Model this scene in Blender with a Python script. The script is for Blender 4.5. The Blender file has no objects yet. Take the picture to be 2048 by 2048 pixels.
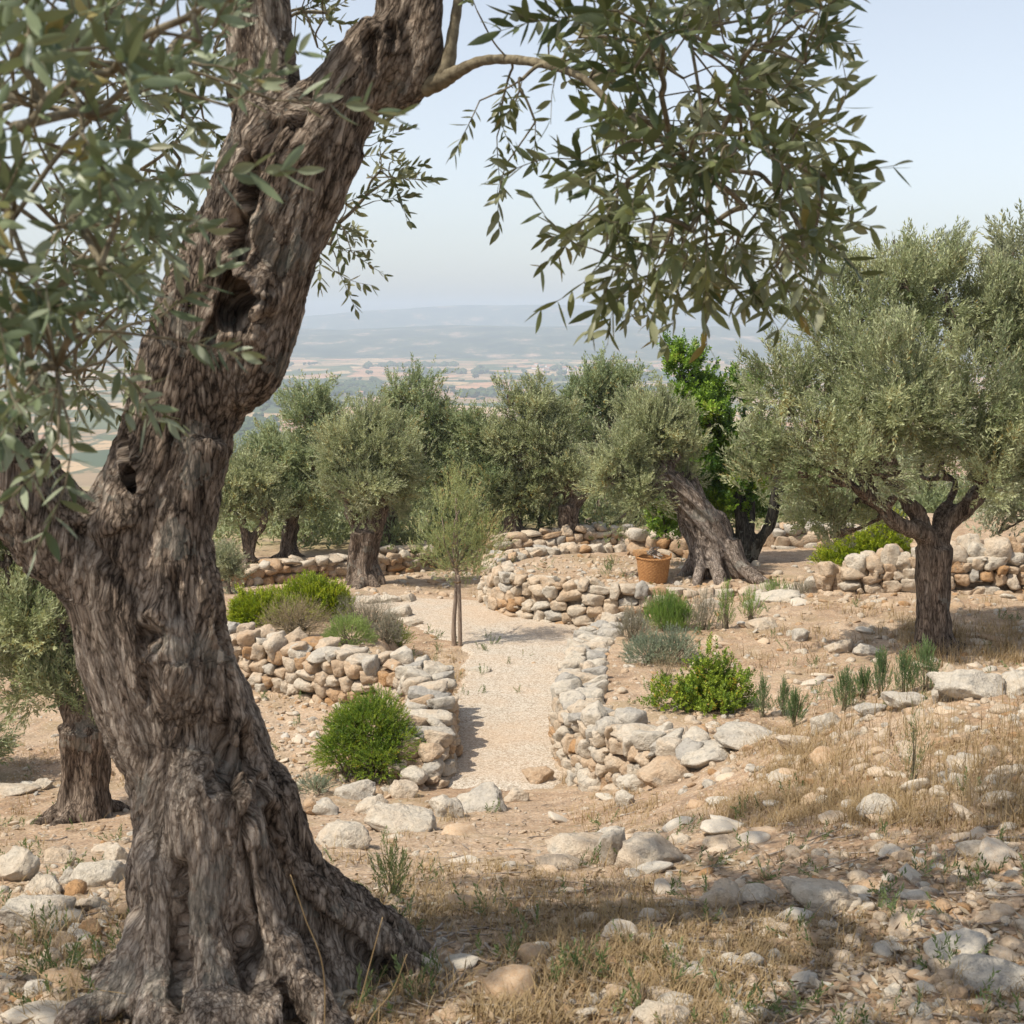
import bpy, bmesh, math, random
import numpy as np
from mathutils import Vector, Matrix

# ------------------------------------------------------------------ camera model
SC = bpy.context.scene
COL = SC.collection
FPX = 1300.0                       # focal length in pixels of a 1024 px wide frame
PITCH = math.atan(192.0 / FPX)
K = 1024.0 / 1932.0                # sketch units (1932 wide) to pixels
SUN_AZ = Vector((-0.86, -0.50))    # where the sun stands, seen from above
SUN_EL = math.radians(57)

def ray(u, v):
    cx = (u * K - 512) / FPX
    cy = (512 - v * K) / FPX
    return Vector((cx, math.cos(PITCH) + cy * math.sin(PITCH), -math.sin(PITCH) + cy * math.cos(PITCH)))

def at(u, v, Y):
    d = ray(u, v)
    return d * (Y / d.y)

def on_z(u, v, z):
    d = ray(u, v)
    return d * (z / d.z)

def proj(P):
    """world points (n,3) -> sketch units"""
    P = np.asarray(P, float)
    c, s = math.cos(PITCH), math.sin(PITCH)
    dep = P[:, 1] * c - P[:, 2] * s
    up = P[:, 1] * s + P[:, 2] * c
    return np.stack([(512 + FPX * P[:, 0] / dep) / K, (512 - FPX * up / dep) / K], 1)

def pxm(px, Y):
    """size in metres of px sketch units at forward distance Y"""
    return px * K / FPX * Y * 1.01

# ------------------------------------------------------------------ noise (numpy)
def _hash(i, j, k, seed):
    with np.errstate(over='ignore'):
        h = (i.astype(np.uint32) * np.uint32(374761393) + j.astype(np.uint32) * np.uint32(668265263)
             + k.astype(np.uint32) * np.uint32(2147483647 - 61) + np.uint32((seed * 144665 + 77) % 4294967295))
        h = (h ^ (h >> np.uint32(13))) * np.uint32(1274126177)
        h = (h ^ (h >> np.uint32(16))) * np.uint32(2246822519)
        h = h ^ (h >> np.uint32(15))
    return h.astype(np.float64) / 4294967295.0

def vnoise(P, seed=0):
    P = np.asarray(P, float)
    f = np.floor(P)
    t = P - f
    t = t * t * t * (t * (t * 6 - 15) + 10)
    f = f.astype(np.int64)
    out = 0
    for a in (0, 1):
        wa = t[:, 0] if a else 1 - t[:, 0]
        for b in (0, 1):
            wb = t[:, 1] if b else 1 - t[:, 1]
            for c in (0, 1):
                wc = t[:, 2] if c else 1 - t[:, 2]
                out = out + wa * wb * wc * _hash(f[:, 0] + a, f[:, 1] + b, f[:, 2] + c, seed)
    return out * 2 - 1

def fbm(P, octaves=4, seed=0, gain=0.5, lac=2.03):
    P = np.asarray(P, float)
    a, s, n = 1.0, 0, 0
    for o in range(octaves):
        s = s + a * vnoise(P * (lac ** o) + 13.7 * o, seed + o)
        n += a
        a *= gain
    return s / n

def fbm2(x, y, sc, octaves=4, seed=0, gain=0.5):
    return fbm(np.stack([x * sc, y * sc, np.zeros_like(x) + 0.37], 1), octaves, seed, gain)

def sstep(a, b, x):
    t = np.clip((x - a) / (b - a), 0, 1)
    return t * t * (3 - 2 * t)

# ------------------------------------------------------------------ mesh helpers
def new_mesh(name, V, faces, mats, tone=None, smooth=True, attrs=None, midx=None):
    """faces: list of index arrays (m,k), each with its own k"""
    me = bpy.data.meshes.new(name)
    V = np.asarray(V, np.float32)
    me.vertices.add(len(V))
    me.vertices.foreach_set('co', V.ravel())
    faces = [np.asarray(f, np.int32) for f in faces if len(f)]
    nl = sum(f.size for f in faces)
    nf = sum(len(f) for f in faces)
    me.loops.add(nl)
    me.loops.foreach_set('vertex_index', np.concatenate([f.ravel() for f in faces]))
    me.polygons.add(nf)
    tot = np.concatenate([np.full(len(f), f.shape[1], np.int32) for f in faces])
    st = np.concatenate([[0], np.cumsum(tot)[:-1]]).astype(np.int32)
    me.polygons.foreach_set('loop_start', st)
    me.polygons.foreach_set('use_smooth', np.full(nf, smooth, bool))
    if midx is not None:
        me.polygons.foreach_set('material_index', np.asarray(midx, np.int32))
    me.update(calc_edges=True)
    if tone is not None:
        a = me.attributes.new('tone', 'FLOAT', 'POINT')
        a.data.foreach_set('value', np.asarray(tone, np.float32))
    for k, (ty, data) in (attrs or {}).items():
        a = me.attributes.new(k, ty, 'POINT')
        a.data.foreach_set('vector' if ty == 'FLOAT_VECTOR' else 'value', np.asarray(data, np.float32).ravel())
    for m in (mats if isinstance(mats, (list, tuple)) else [mats]):
        me.materials.append(m)
    return me

def link(name, me, parent=None, loc=None):
    o = bpy.data.objects.new(name, me)
    COL.objects.link(o)
    if parent is not None:
        o.parent = parent
        # parts are modelled in world space: undo the thing's own place
        o.matrix_parent_inverse = Matrix.Translation(-parent.location)
    if loc is not None:
        o.location = loc
    return o

def tag(o, label=None, cat=None, group=None, kind=None):
    if label: o['label'] = label
    if cat: o['category'] = cat
    if group: o['group'] = group
    if kind: o['kind'] = kind
    return o

def thing(name, loc, label, cat, group=None):
    o = bpy.data.objects.new(name, None)
    o.empty_display_size = 0.2
    COL.objects.link(o)
    o.location = loc
    return tag(o, label, cat, group)

class Acc:
    """collects geometry for one mesh"""
    def __init__(s):
        s.V, s.Q, s.T, s.t, s.n = [], [], [], [], 0
    def add(s, V, Q=None, T=None, tone=0.5):
        V = np.asarray(V, float)
        if Q is not None and len(Q): s.Q.append(np.asarray(Q) + s.n)
        if T is not None and len(T): s.T.append(np.asarray(T) + s.n)
        s.V.append(V)
        s.t.append(np.full(len(V), tone) if np.isscalar(tone) else np.asarray(tone))
        s.n += len(V)
    def mesh(s, name, mats, smooth=True, attrs=None):
        f = []
        if s.Q: f.append(np.concatenate(s.Q))
        if s.T: f.append(np.concatenate(s.T))
        return new_mesh(name, np.concatenate(s.V), f, mats, np.concatenate(s.t), smooth, attrs)

def catmull(P, sub):
    P = np.asarray(P, float)
    if len(P) < 3:
        t = np.linspace(0, 1, sub * (len(P) - 1) + 1)[:, None]
        return P[0] * (1 - t) + P[-1] * t
    Q = np.vstack([2 * P[0] - P[1], P, 2 * P[-1] - P[-2]])
    out = []
    for i in range(1, len(Q) - 2):
        t = np.linspace(0, 1, sub, endpoint=False)[:, None]
        a, b, c, d = Q[i - 1], Q[i], Q[i + 1], Q[i + 2]
        out.append(0.5 * (2 * b + (c - a) * t + (2 * a - 5 * b + 4 * c - d) * t ** 2 + (3 * b - a - 3 * c + d) * t ** 3))
    out.append(P[-1][None])
    return np.vstack(out)

def tube_geo(P, R, sides=8):
    """closed tube along points P (n,3) with radii R (n)"""
    P = np.asarray(P, float); R = np.asarray(R, float)
    n = len(P)
    T = np.gradient(P, axis=0)
    T /= np.linalg.norm(T, axis=1)[:, None] + 1e-9
    ref = np.array([0.31, 0.94, 0.12]) if abs(T[0][1]) < 0.9 else np.array([1.0, 0.1, 0.0])
    a = np.cross(T[0], ref); a /= np.linalg.norm(a)
    ang = np.arange(sides) * 2 * math.pi / sides
    V = np.zeros((n, sides, 3))
    for i in range(n):
        a = a - T[i] * np.dot(a, T[i]); a /= np.linalg.norm(a)
        b = np.cross(T[i], a)
        V[i] = P[i] + R[i] * (np.cos(ang)[:, None] * a + np.sin(ang)[:, None] * b)
    idx = np.arange(n * sides).reshape(n, sides)
    q = np.stack([idx[:-1], np.roll(idx[:-1], -1, 1), np.roll(idx[1:], -1, 1), idx[1:]], -1).reshape(-1, 4)
    V = np.vstack([V.reshape(-1, 3), P[0], P[-1]])
    c0, c1 = n * sides, n * sides + 1
    t = [[c0, (k + 1) % sides, k] for k in range(sides)]
    t += [[c1, (n - 1) * sides + k, (n - 1) * sides + (k + 1) % sides] for k in range(sides)]
    return V, q, np.array(t)

def remesh(V, Q, T, voxel, smooth_it=4):
    me = new_mesh('tmp', V, [f for f in (Q, T) if f is not None and len(f)], [])
    o = bpy.data.objects.new('tmp', me)
    COL.objects.link(o)
    m = o.modifiers.new('r', 'REMESH'); m.mode = 'VOXEL'; m.voxel_size = voxel; m.adaptivity = 0
    if smooth_it:
        s = o.modifiers.new('s', 'SMOOTH'); s.factor = 0.5; s.iterations = smooth_it
    dg = bpy.context.evaluated_depsgraph_get()
    ev = o.evaluated_get(dg)
    m2 = ev.to_mesh()
    n = len(m2.vertices)
    V2 = np.zeros(n * 3, np.float32); m2.vertices.foreach_get('co', V2)
    N2 = np.zeros(n * 3, np.float32); m2.vertices.foreach_get('normal', N2)
    nl = len(m2.loops)
    L = np.zeros(nl, np.int32); m2.loops.foreach_get('vertex_index', L)
    tot = np.zeros(len(m2.polygons), np.int32); m2.polygons.foreach_get('loop_total', tot)
    st = np.zeros(len(m2.polygons), np.int32); m2.polygons.foreach_get('loop_start', st)
    q = st[tot == 4][:, None] + np.arange(4); t = st[tot == 3][:, None] + np.arange(3)
    ev.to_mesh_clear()
    bpy.data.objects.remove(o); bpy.data.meshes.remove(me)
    return V2.reshape(-1, 3).astype(float), N2.reshape(-1, 3).astype(float), L[q], L[t]

# ------------------------------------------------------------------ materials
def mat(name):
    m = bpy.data.materials.new(name)
    m.use_nodes = True
    nt = m.node_tree
    nt.nodes.clear()
    out = nt.nodes.new('ShaderNodeOutputMaterial')
    return m, nt, out

class N:
    def __init__(s, nt): s.nt = nt
    def n(s, ty, props=None, **ins):
        nd = s.nt.nodes.new('ShaderNode' + ty)
        for k, v in (props or {}).items(): setattr(nd, k, v)
        for k, v in ins.items():
            key = k.replace('_', ' ')
            sock = nd.inputs[int(k[1:])] if k[0] == 'i' and k[1:].isdigit() else nd.inputs[key]
            if hasattr(v, 'is_output') or isinstance(v, bpy.types.NodeSocket): s.nt.links.new(v, sock)
            else: sock.default_value = v
        return nd
    def math(s, op, a, b=0.0, clamp=False):
        return s.n('Math', {'operation': op, 'use_clamp': clamp}, i0=a, i1=b).outputs[0]
    def mix(s, f, a, b, blend='MIX'):
        nd = s.nt.nodes.new('ShaderNodeMix'); nd.data_type = 'RGBA'; nd.blend_type = blend
        for i, v in ((0, f), (6, a), (7, b)):
            if isinstance(v, bpy.types.NodeSocket): s.nt.links.new(v, nd.inputs[i])
            else: nd.inputs[i].default_value = v if i == 0 else (*v[:3], 1)
        return nd.outputs[2]
    def ramp(s, f, stops, interp='LINEAR'):
        nd = s.n('ValToRGB', None, Fac=f)
        cr = nd.color_ramp; cr.interpolation = interp
        while len(cr.elements) < len(stops): cr.elements.new(0.5)
        for e, (p, c) in zip(cr.elements, stops):
            e.position = p; e.color = (*c[:3], 1) if not np.isscalar(c) else (c, c, c, 1)
        return nd.outputs[0]
    def noise(s, vec, scale, detail=4, rough=0.55, dist=0.0):
        return s.n('TexNoise', None, Vector=vec, Scale=scale, Detail=detail, Roughness=rough, Distortion=dist)
    def vor(s, vec, scale, feature='F1', rand=1.0):
        return s.n('TexVoronoi', {'feature': feature}, Vector=vec, Scale=scale, Randomness=rand)
    def map(s, vec, scale=(1, 1, 1), loc=(0, 0, 0)):
        return s.n('Mapping', None, Vector=vec, Scale=scale, Location=loc).outputs[0]
    def bump(s, h, strength, dist, normal=None):
        kw = dict(Height=h, Strength=strength, Distance=dist)
        if normal is not None: kw['Normal'] = normal
        return s.n('Bump', None, **kw).outputs[0]
    def bsdf(s, out, col, rough=0.8, spec=0.3, normal=None):
        kw = dict(Roughness=rough)
        b = s.n('BsdfPrincipled', None, **kw)
        b.inputs['Specular IOR Level'].default_value = spec
        if isinstance(col, bpy.types.NodeSocket): s.nt.links.new(col, b.inputs['Base Color'])
        else: b.inputs['Base Color'].default_value = (*col, 1)
        if normal is not None: s.nt.links.new(normal, b.inputs['Normal'])
        if out is not None: s.nt.links.new(b.outputs[0], out.inputs[0])
        return b

def leaf_mat(name, dark, light, under, odd=None, odd_at=0.95, trans=0.25, rough=0.5, spec=0.35):
    m, nt, out = mat(name); g = N(nt)
    t = g.n('Attribute', {'attribute_name': 'tone'}).outputs['Fac']
    top = g.mix(t, dark, light)
    if odd: top = g.mix(g.math('GREATER_THAN', t, odd_at), top, odd)
    bf = g.n('NewGeometry').outputs['Backfacing']
    c = g.mix(bf, top, g.mix(0.35, under, top))
    b = g.bsdf(None, c, rough, spec)
    tr = g.n('BsdfTranslucent', None, Color=g.mix(0.5, c, g.mix(1.0, c, (1.0, 0.95, 0.35), 'MULTIPLY')))
    mx = g.n('MixShader', None, i0=trans, i1=b.outputs[0], i2=tr.outputs[0])
    nt.links.new(mx.outputs[0], out.inputs[0])
    return m

def bark_mat(name, lo, mid, hi, scale=1.0, bump=0.012, lichen=(0.30, 0.31, 0.27)):
    m, nt, out = mat(name); g = N(nt)
    a = g.n('Attribute', {'attribute_name': 'bark'}).outputs['Vector']
    wob = g.noise(a, 14 * scale, 5, 0.7).outputs['Color']
    av = g.n('VectorMath', {'operation': 'MULTIPLY_ADD'}, i0=wob, i1=(0.050 / scale, 0.050 / scale, 0.05 / scale), i2=a).outputs[0]
    n1 = g.noise(av, 30 * scale, 8, 0.7).outputs['Fac']
    v1 = g.vor(g.map(av, (1, 1, 0.8)), 74 * scale, 'DISTANCE_TO_EDGE').outputs['Distance']
    crack = g.math('MULTIPLY', v1, 4.0, True)
    fine = g.noise(g.map(a, (1, 1, 0.30)), 60 * scale, 7, 0.72).outputs['Fac']
    big = g.noise(a, 3.2 * scale, 3).outputs['Fac']
    h = g.math('ADD', g.math('MULTIPLY', n1, 1.1), g.math('MULTIPLY', g.math('POWER', crack, 0.6), 0.30))
    h = g.math('ADD', h, g.math('MULTIPLY', fine, 0.85))
    f = g.math('ADD', g.math('MULTIPLY', h, 0.58), g.math('MULTIPLY', g.math('SUBTRACT', big, 0.5), 0.45), True)
    c = g.ramp(f, [(0.50, lo), (0.63, mid), (0.84, hi)])
    c = g.mix(0.30, c, g.ramp(v1, [(0.0, (0.22, 0.20, 0.18)), (0.12, (0.75, 0.74, 0.73)), (0.30, (1.15, 1.15, 1.15))]), 'MULTIPLY')
    av2 = g.n('VectorMath', {'operation': 'MULTIPLY_ADD'}, i0=wob, i1=(0.030 / scale, 0.030 / scale, 0.03 / scale), i2=a).outputs[0]
    rid = g.math('ADD', g.math('MULTIPLY', g.noise(g.map(av2, (1, 1, 0.50)), 40 * scale, 5, 0.62).outputs['Fac'], 0.62), g.math('MULTIPLY', g.noise(g.map(av2, (1, 1, 0.75)), 84 * scale, 5, 0.65).outputs['Fac'], 0.38))
    c = g.mix(0.80, c, g.ramp(rid, [(0.38, (0.16, 0.145, 0.135)), (0.48, (0.72, 0.71, 0.70)), (0.62, (1.40, 1.38, 1.35))]), 'MULTIPLY')
    h = g.math('ADD', g.math('MULTIPLY', h, 0.6), g.math('MULTIPLY', rid, 3.0))
    pos = g.n('NewGeometry').outputs['Position']
    li = g.math('GREATER_THAN', g.noise(pos, 5.5 * scale, 5, 0.65).outputs['Fac'], 0.60)
    c = g.mix(g.math('MULTIPLY', li, 0.30), c, lichen)
    g.bsdf(out, c, 0.9, 0.15, g.bump(h, 1.0, bump))
    return m

def soil_nodes(g, pos, base, dark, pale, grass=None):
    big = g.noise(pos, 0.55, 5, 0.6).outputs['Fac']
    med = g.noise(pos, 4.0, 6, 0.65).outputs['Fac']
    fin = g.noise(pos, 45, 5, 0.7).outputs['Fac']
    c = g.ramp(med, [(0.30, dark), (0.52, base), (0.74, pale)])
    c = g.mix(g.math('MULTIPLY', g.ramp(big, [(0.40, 0.0), (0.60, 1.0)]), 0.55), c, pale)
    c = g.mix(0.8, c, g.ramp(fin, [(0.28, (0.34, 0.32, 0.30)), (0.5, (0.95, 0.95, 0.95)), (0.72, (1.6, 1.57, 1.5))]), 'MULTIPLY')
    if grass:
        gm = g.ramp(g.noise(pos, 1.4, 5, 0.7).outputs['Fac'], [(0.50, 0.0), (0.66, 1.0)])
        c = g.mix(g.math('MULTIPLY', gm, 0.6), c, grass)
    return c, med, fin

def build_materials():
    M = {}
    # grove soil
    m, nt, out = mat('dry_soil'); g = N(nt)
    pos = g.n('NewGeometry').outputs['Position']
    c, med, fin = soil_nodes(g, pos, (0.345, 0.236, 0.152), (0.195, 0.138, 0.095), (0.465, 0.365, 0.265), (0.25, 0.195, 0.11))
    pv = g.vor(g.map(pos, (1, 1, 1.0)), 34, 'F1')
    peb = g.math('LESS_THAN', pv.outputs['Distance'], 0.34)
    pm = g.math('GREATER_THAN', g.n('SeparateColor', None, Color=pv.outputs['Color']).outputs[0], 0.55)
    pk = g.math('MULTIPLY', peb, pm)
    pc = g.mix(g.n('SeparateColor', None, Color=pv.outputs['Color']).outputs[1], (0.52, 0.45, 0.36), (0.40, 0.31, 0.23))
    c = g.mix(g.math('MULTIPLY', pk, 0.75), c, pc)
    # far slope turns to scrub green and pink earth
    y = g.n('SeparateXYZ', None, Vector=pos).outputs[1]
    gr = g.math('MULTIPLY', g.math('DIVIDE', g.math('SUBTRACT', y, 24.5), 5.0, True), g.ramp(g.noise(pos, 0.9, 5, 0.65).outputs['Fac'], [(0.36, 0.25), (0.56, 0.9)]))
    c = g.mix(gr, c, g.mix(med, (0.20, 0.21, 0.085), (0.34, 0.32, 0.16)))
    far = g.math('DIVIDE', g.math('SUBTRACT', y, 60.0), 60.0, True)
    fc = g.ramp(g.noise(pos, 0.035, 5, 0.6).outputs['Fac'], [(0.38, (0.30, 0.20, 0.13)), (0.50, (0.36, 0.28, 0.17)), (0.60, (0.13, 0.15, 0.07))])
    c = g.mix(far, c, fc)
    h = g.math('ADD', g.math('MULTIPLY', fin, 0.5), g.math('MULTIPLY', pk, 0.5))
    g.bsdf(out, c, 0.95, 0.1, g.bump(h, 0.8, 0.02))
    M['soil'] = m
    # gravel path
    m, nt, out = mat('pale_gravel'); g = N(nt)
    pos = g.n('NewGeometry').outputs['Position']
    big = g.noise(pos, 1.1, 5, 0.6).outputs['Fac']
    v = g.vor(pos, 75, 'F1')
    sp = g.n('SeparateColor', None, Color=v.outputs['Color']).outputs[0]
    c = g.ramp(sp, [(0.0, (0.26, 0.205, 0.15)), (0.3, (0.43, 0.37, 0.295)), (1.0, (0.60, 0.54, 0.455))])
    c = g.mix(g.math('MULTIPLY', g.ramp(big, [(0.42, 0.0), (0.66, 1.0)]), 0.5), c, (0.50, 0.36, 0.24))
    fin = g.noise(pos, 55, 4, 0.7).outputs['Fac']
    c = g.mix(0.75, c, g.ramp(fin, [(0.3, (0.55, 0.53, 0.50)), (0.55, (1, 1, 1)), (0.8, (1.25, 1.25, 1.25))]), 'MULTIPLY')
    deb = g.ramp(g.noise(pos, 9, 8, 0.8).outputs['Fac'], [(0.60, 0.0), (0.66, 1.0)])
    c = g.mix(g.math('MULTIPLY', deb, 0.6), c, (0.33, 0.24, 0.16))
    g.bsdf(out, c, 0.95, 0.1, g.bump(v.outputs['Distance'], 0.7, 0.008))
    M['gravel'] = m
    # limestone, tone picks the stone's own colour
    for key, shift, gr in (('stone', 0.0, 0.0), ('capstone', -0.02, 0.25), ('wallstone', 0.12, -0.1)):
        m, nt, out = mat('limestone_' + key); g = N(nt)
        t = g.n('Attribute', {'attribute_name': 'tone'}).outputs['Fac']
        pos = g.n('TexCoord').outputs['Object'] if key == 'stone' else g.n('NewGeometry').outputs['Position']
        if key == 'stone':
            t = g.math('ADD', t, g.math('MULTIPLY', g.math('SUBTRACT', g.n('ObjectInfo').outputs['Random'], 0.38), 0.7))
        n1 = g.noise(pos, 5 if key == 'stone' else 6, 6, 0.65)
        n2 = g.noise(pos, 28, 5, 0.7)
        tt = g.math('ADD', g.math('ADD', t, shift), g.math('MULTIPLY', g.math('SUBTRACT', n1.outputs['Fac'], 0.5), 0.75), True)
        c = g.ramp(tt, [(0.0, (0.37, 0.345, 0.305)), (0.25, (0.52, 0.465, 0.38)), (0.55, (0.50, 0.395, 0.285)), (0.8, (0.43, 0.30, 0.19)), (1.0, (0.40, 0.24, 0.12))])
        li = g.ramp(g.noise(pos, 11, 6, 0.7).outputs['Fac'], [(0.56, 0.0), (0.66, 1.0)])
        c = g.mix(g.math('MULTIPLY', li, 0.55), c, (0.20, 0.195, 0.18))
        c = g.mix(0.65, c, g.ramp(n2.outputs['Fac'], [(0.3, (0.60, 0.59, 0.57)), (0.5, (1, 1, 1)), (0.75, (1.25, 1.25, 1.25))]), 'MULTIPLY')
        h = g.math('ADD', n2.outputs['Fac'], g.math('MULTIPLY', n1.outputs['Fac'], 1.2))
        g.bsdf(out, c, 0.92, 0.15, g.bump(h, 1.0, 0.0022 if key == 'stone' else 0.03))
        M[key] = m
    m, nt, out = mat('wall_rubble'); g = N(nt)
    pos = g.n('NewGeometry').outputs['Position']
    c = g.ramp(g.noise(pos, 25, 4).outputs['Fac'], [(0.35, (0.20, 0.14, 0.095)), (0.65, (0.36, 0.27, 0.18))])
    g.bsdf(out, c, 0.95, 0.1, g.bump(g.noise(pos, 40, 4).outputs['Fac'], 1.0, 0.02))
    M['rubble'] = m
    # bark
    M['bark_near'] = bark_mat('old_olive_bark', (0.056, 0.042, 0.032), (0.315, 0.245, 0.190), (0.64, 0.55, 0.46), 1.0, 0.030)
    M['bark'] = bark_mat('olive_bark', (0.045, 0.034, 0.026), (0.175, 0.132, 0.10), (0.33, 0.27, 0.215), 0.6, 0.02)
    M['bark_grey'] = bark_mat('grey_twisted_bark', (0.06, 0.045, 0.035), (0.22, 0.175, 0.14), (0.42, 0.36, 0.31), 0.55, 0.025)
    M['bark_dark'] = bark_mat('dark_smooth_bark', (0.03, 0.028, 0.022), (0.06, 0.055, 0.045), (0.12, 0.11, 0.09), 0.5, 0.01)
    m, nt, out = mat('twig_bark'); g = N(nt)
    pos = g.n('NewGeometry').outputs['Position']
    c = g.ramp(g.noise(pos, 60, 4).outputs['Fac'], [(0.35, (0.105, 0.085, 0.055)), (0.65, (0.235, 0.20, 0.135))])
    g.bsdf(out, c, 0.85, 0.2)
    M['twig'] = m
    m, nt, out = mat('young_branch_bark'); g = N(nt)
    pos = g.n('NewGeometry').outputs['Position']
    f = g.noise(pos, 26, 5, .65).outputs['Fac']
    c = g.ramp(f, [(0.32, (0.13, 0.095, 0.068)), (0.68, (0.33, 0.255, 0.185))])
    g.bsdf(out, c, 0.85, 0.2, g.bump(g.noise(g.map(pos, (1, 1, .4)), 70, 5).outputs['Fac'], 0.8, 0.006))
    M['branch'] = m
    m, nt, out = mat('stake_wood'); g = N(nt)
    pos = g.n('NewGeometry').outputs['Position']
    c = g.ramp(g.noise(g.map(pos, (1, 1, 0.15)), 90, 4).outputs['Fac'], [(0.35, (0.16, 0.115, 0.085)), (0.65, (0.33, 0.26, 0.20))])
    g.bsdf(out, c, 0.85, 0.2, g.bump(g.noise(g.map(pos, (1, 1, 0.15)), 90, 4).outputs['Fac'], 0.6, 0.004))
    M['stake'] = m
    # leaves
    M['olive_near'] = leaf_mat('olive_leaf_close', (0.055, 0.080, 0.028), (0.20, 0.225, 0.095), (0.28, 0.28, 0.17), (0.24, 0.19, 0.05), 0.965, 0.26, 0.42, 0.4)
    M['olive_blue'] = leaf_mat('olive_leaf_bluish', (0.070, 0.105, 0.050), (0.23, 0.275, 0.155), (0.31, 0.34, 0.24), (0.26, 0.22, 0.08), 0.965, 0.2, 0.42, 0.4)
    M['olive'] = leaf_mat('olive_leaf', (0.14, 0.18, 0.075), (0.56, 0.59, 0.34), (0.36, 0.36, 0.26), (0.30, 0.24, 0.09), 0.96, 0.34)
    M['olive_dark'] = leaf_mat('olive_leaf_deep', (0.125, 0.18, 0.08), (0.50, 0.56, 0.31), (0.30, 0.32, 0.21), (0.30, 0.23, 0.07), 0.97, 0.34)
    M['olive_pale'] = leaf_mat('olive_leaf_pale', (0.16, 0.19, 0.105), (0.42, 0.43, 0.27), (0.42, 0.43, 0.33), None, 1, 0.32)
    M['green_tree'] = leaf_mat('glossy_green_leaf', (0.05, 0.125, 0.014), (0.30, 0.45, 0.04), (0.11, 0.20, 0.05), (0.30, 0.34, 0.05), 0.95, 0.3, 0.38, 0.45)
    M['sapling'] = leaf_mat('sapling_leaf', (0.17, 0.215, 0.075), (0.42, 0.455, 0.19), (0.36, 0.36, 0.18), (0.42, 0.26, 0.12), 0.94, 0.3)
    M['lime'] = leaf_mat('lime_green_needles', (0.14, 0.22, 0.010), (0.46, 0.52, 0.025), (0.23, 0.28, 0.04), (0.34, 0.26, 0.03), 0.97, 0.3)
    M['bushgreen'] = leaf_mat('fresh_green_needles', (0.055, 0.130, 0.014), (0.36, 0.44, 0.04), (0.16, 0.25, 0.05), (0.46, 0.30, 0.04), 0.975, 0.3)
    M['dome'] = leaf_mat('pale_green_leaves', (0.14, 0.20, 0.055), (0.33, 0.42, 0.12), (0.33, 0.42, 0.15), None, 1, 0.3)
    M['lavender'] = leaf_mat('grey_green_leaves', (0.12, 0.155, 0.10), (0.30, 0.345, 0.235), (0.33, 0.37, 0.28), None, 1, 0.2)
    M['tan_shrub'] = leaf_mat('tan_dry_twigs', (0.19, 0.145, 0.085), (0.42, 0.33, 0.20), (0.42, 0.34, 0.22), None, 1, 0.2)
    M['grey_shrub'] = leaf_mat('greyish_dry_leaves', (0.15, 0.14, 0.10), (0.34, 0.31, 0.23), (0.34, 0.31, 0.24), None, 1, 0.2)
    M['rosemary'] = leaf_mat('rosemary_needles', (0.07, 0.16, 0.03), (0.26, 0.38, 0.06), (0.22, 0.30, 0.10), None, 1, 0.25)
    M['conifer'] = leaf_mat('spiky_green_needles', (0.05, 0.10, 0.04), (0.17, 0.245, 0.09), (0.2, 0.27, 0.12), None, 1, 0.25)
    M['straw'] = leaf_mat('dry_grass_blade', (0.155, 0.095, 0.045), (0.46, 0.335, 0.17), (0.38, 0.28, 0.15), (0.16, 0.20, 0.07), 0.93, 0.3)
    M['weed'] = leaf_mat('weed_leaf', (0.06, 0.10, 0.03), (0.20, 0.25, 0.09), (0.2, 0.25, 0.11), (0.40, 0.31, 0.16), 0.9, 0.3)
    M['litter'] = leaf_mat('fallen_leaf', (0.13, 0.085, 0.05), (0.36, 0.26, 0.15), (0.33, 0.27, 0.19), (0.40, 0.38, 0.31), 0.9, 0.1)
    M['scrub'] = leaf_mat('far_scrub_leaf', (0.10, 0.135, 0.055), (0.26, 0.29, 0.13), (0.28, 0.31, 0.17), None, 1, 0.2)
    m, nt, out = mat('far_woodland'); g = N(nt)
    pos = g.n('NewGeometry').outputs['Position']
    c = g.ramp(g.noise(pos, 0.15, 5, 0.7).outputs['Fac'], [(0.35, (0.03, 0.05, 0.022)), (0.65, (0.085, 0.11, 0.045))])
    g.bsdf(out, c, 0.95, 0.05)
    M['farwood'] = m
    # valley
    m, nt, out = mat('valley_fields'); g = N(nt)
    pos = g.n('NewGeometry').outputs['Position']
    w = g.noise(pos, 0.002, 3).outputs['Color']
    p2 = g.n('VectorMath', {'operation': 'MULTIPLY_ADD'}, i0=w, i1=(160, 240, 0), i2=pos).outputs[0]
    v = g.vor(g.map(p2, (1, 0.7, 0)), 0.0105, 'F1', 0.95)
    ve = g.vor(g.map(p2, (1, 0.7, 0)), 0.0105, 'DISTANCE_TO_EDGE', 0.95).outputs['Distance']
    sc = g.n('SeparateColor', None, Color=v.outputs['Color']).outputs
    c = g.ramp(sc[0], [(0.0, (0.42, 0.25, 0.155)), (0.20, (0.44, 0.31, 0.18)), (0.36, (0.30, 0.215, 0.125)), (0.50, (0.11, 0.125, 0.055)),
                       (0.64, (0.42, 0.29, 0.18)), (0.76, (0.07, 0.095, 0.045)), (0.9, (0.22, 0.20, 0.11))], 'CONSTANT')
    tr = g.ramp(g.noise(p2, 0.022, 6, 0.75).outputs['Fac'], [(0.56, 0.0), (0.60, 1.0)])
    c = g.mix(g.math('MULTIPLY', tr, 0.75), c, (0.075, 0.095, 0.045))
    c = g.mix(g.math('MULTIPLY', g.math('LESS_THAN', ve, 0.045), 0.7), c, (0.07, 0.09, 0.045))
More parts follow.
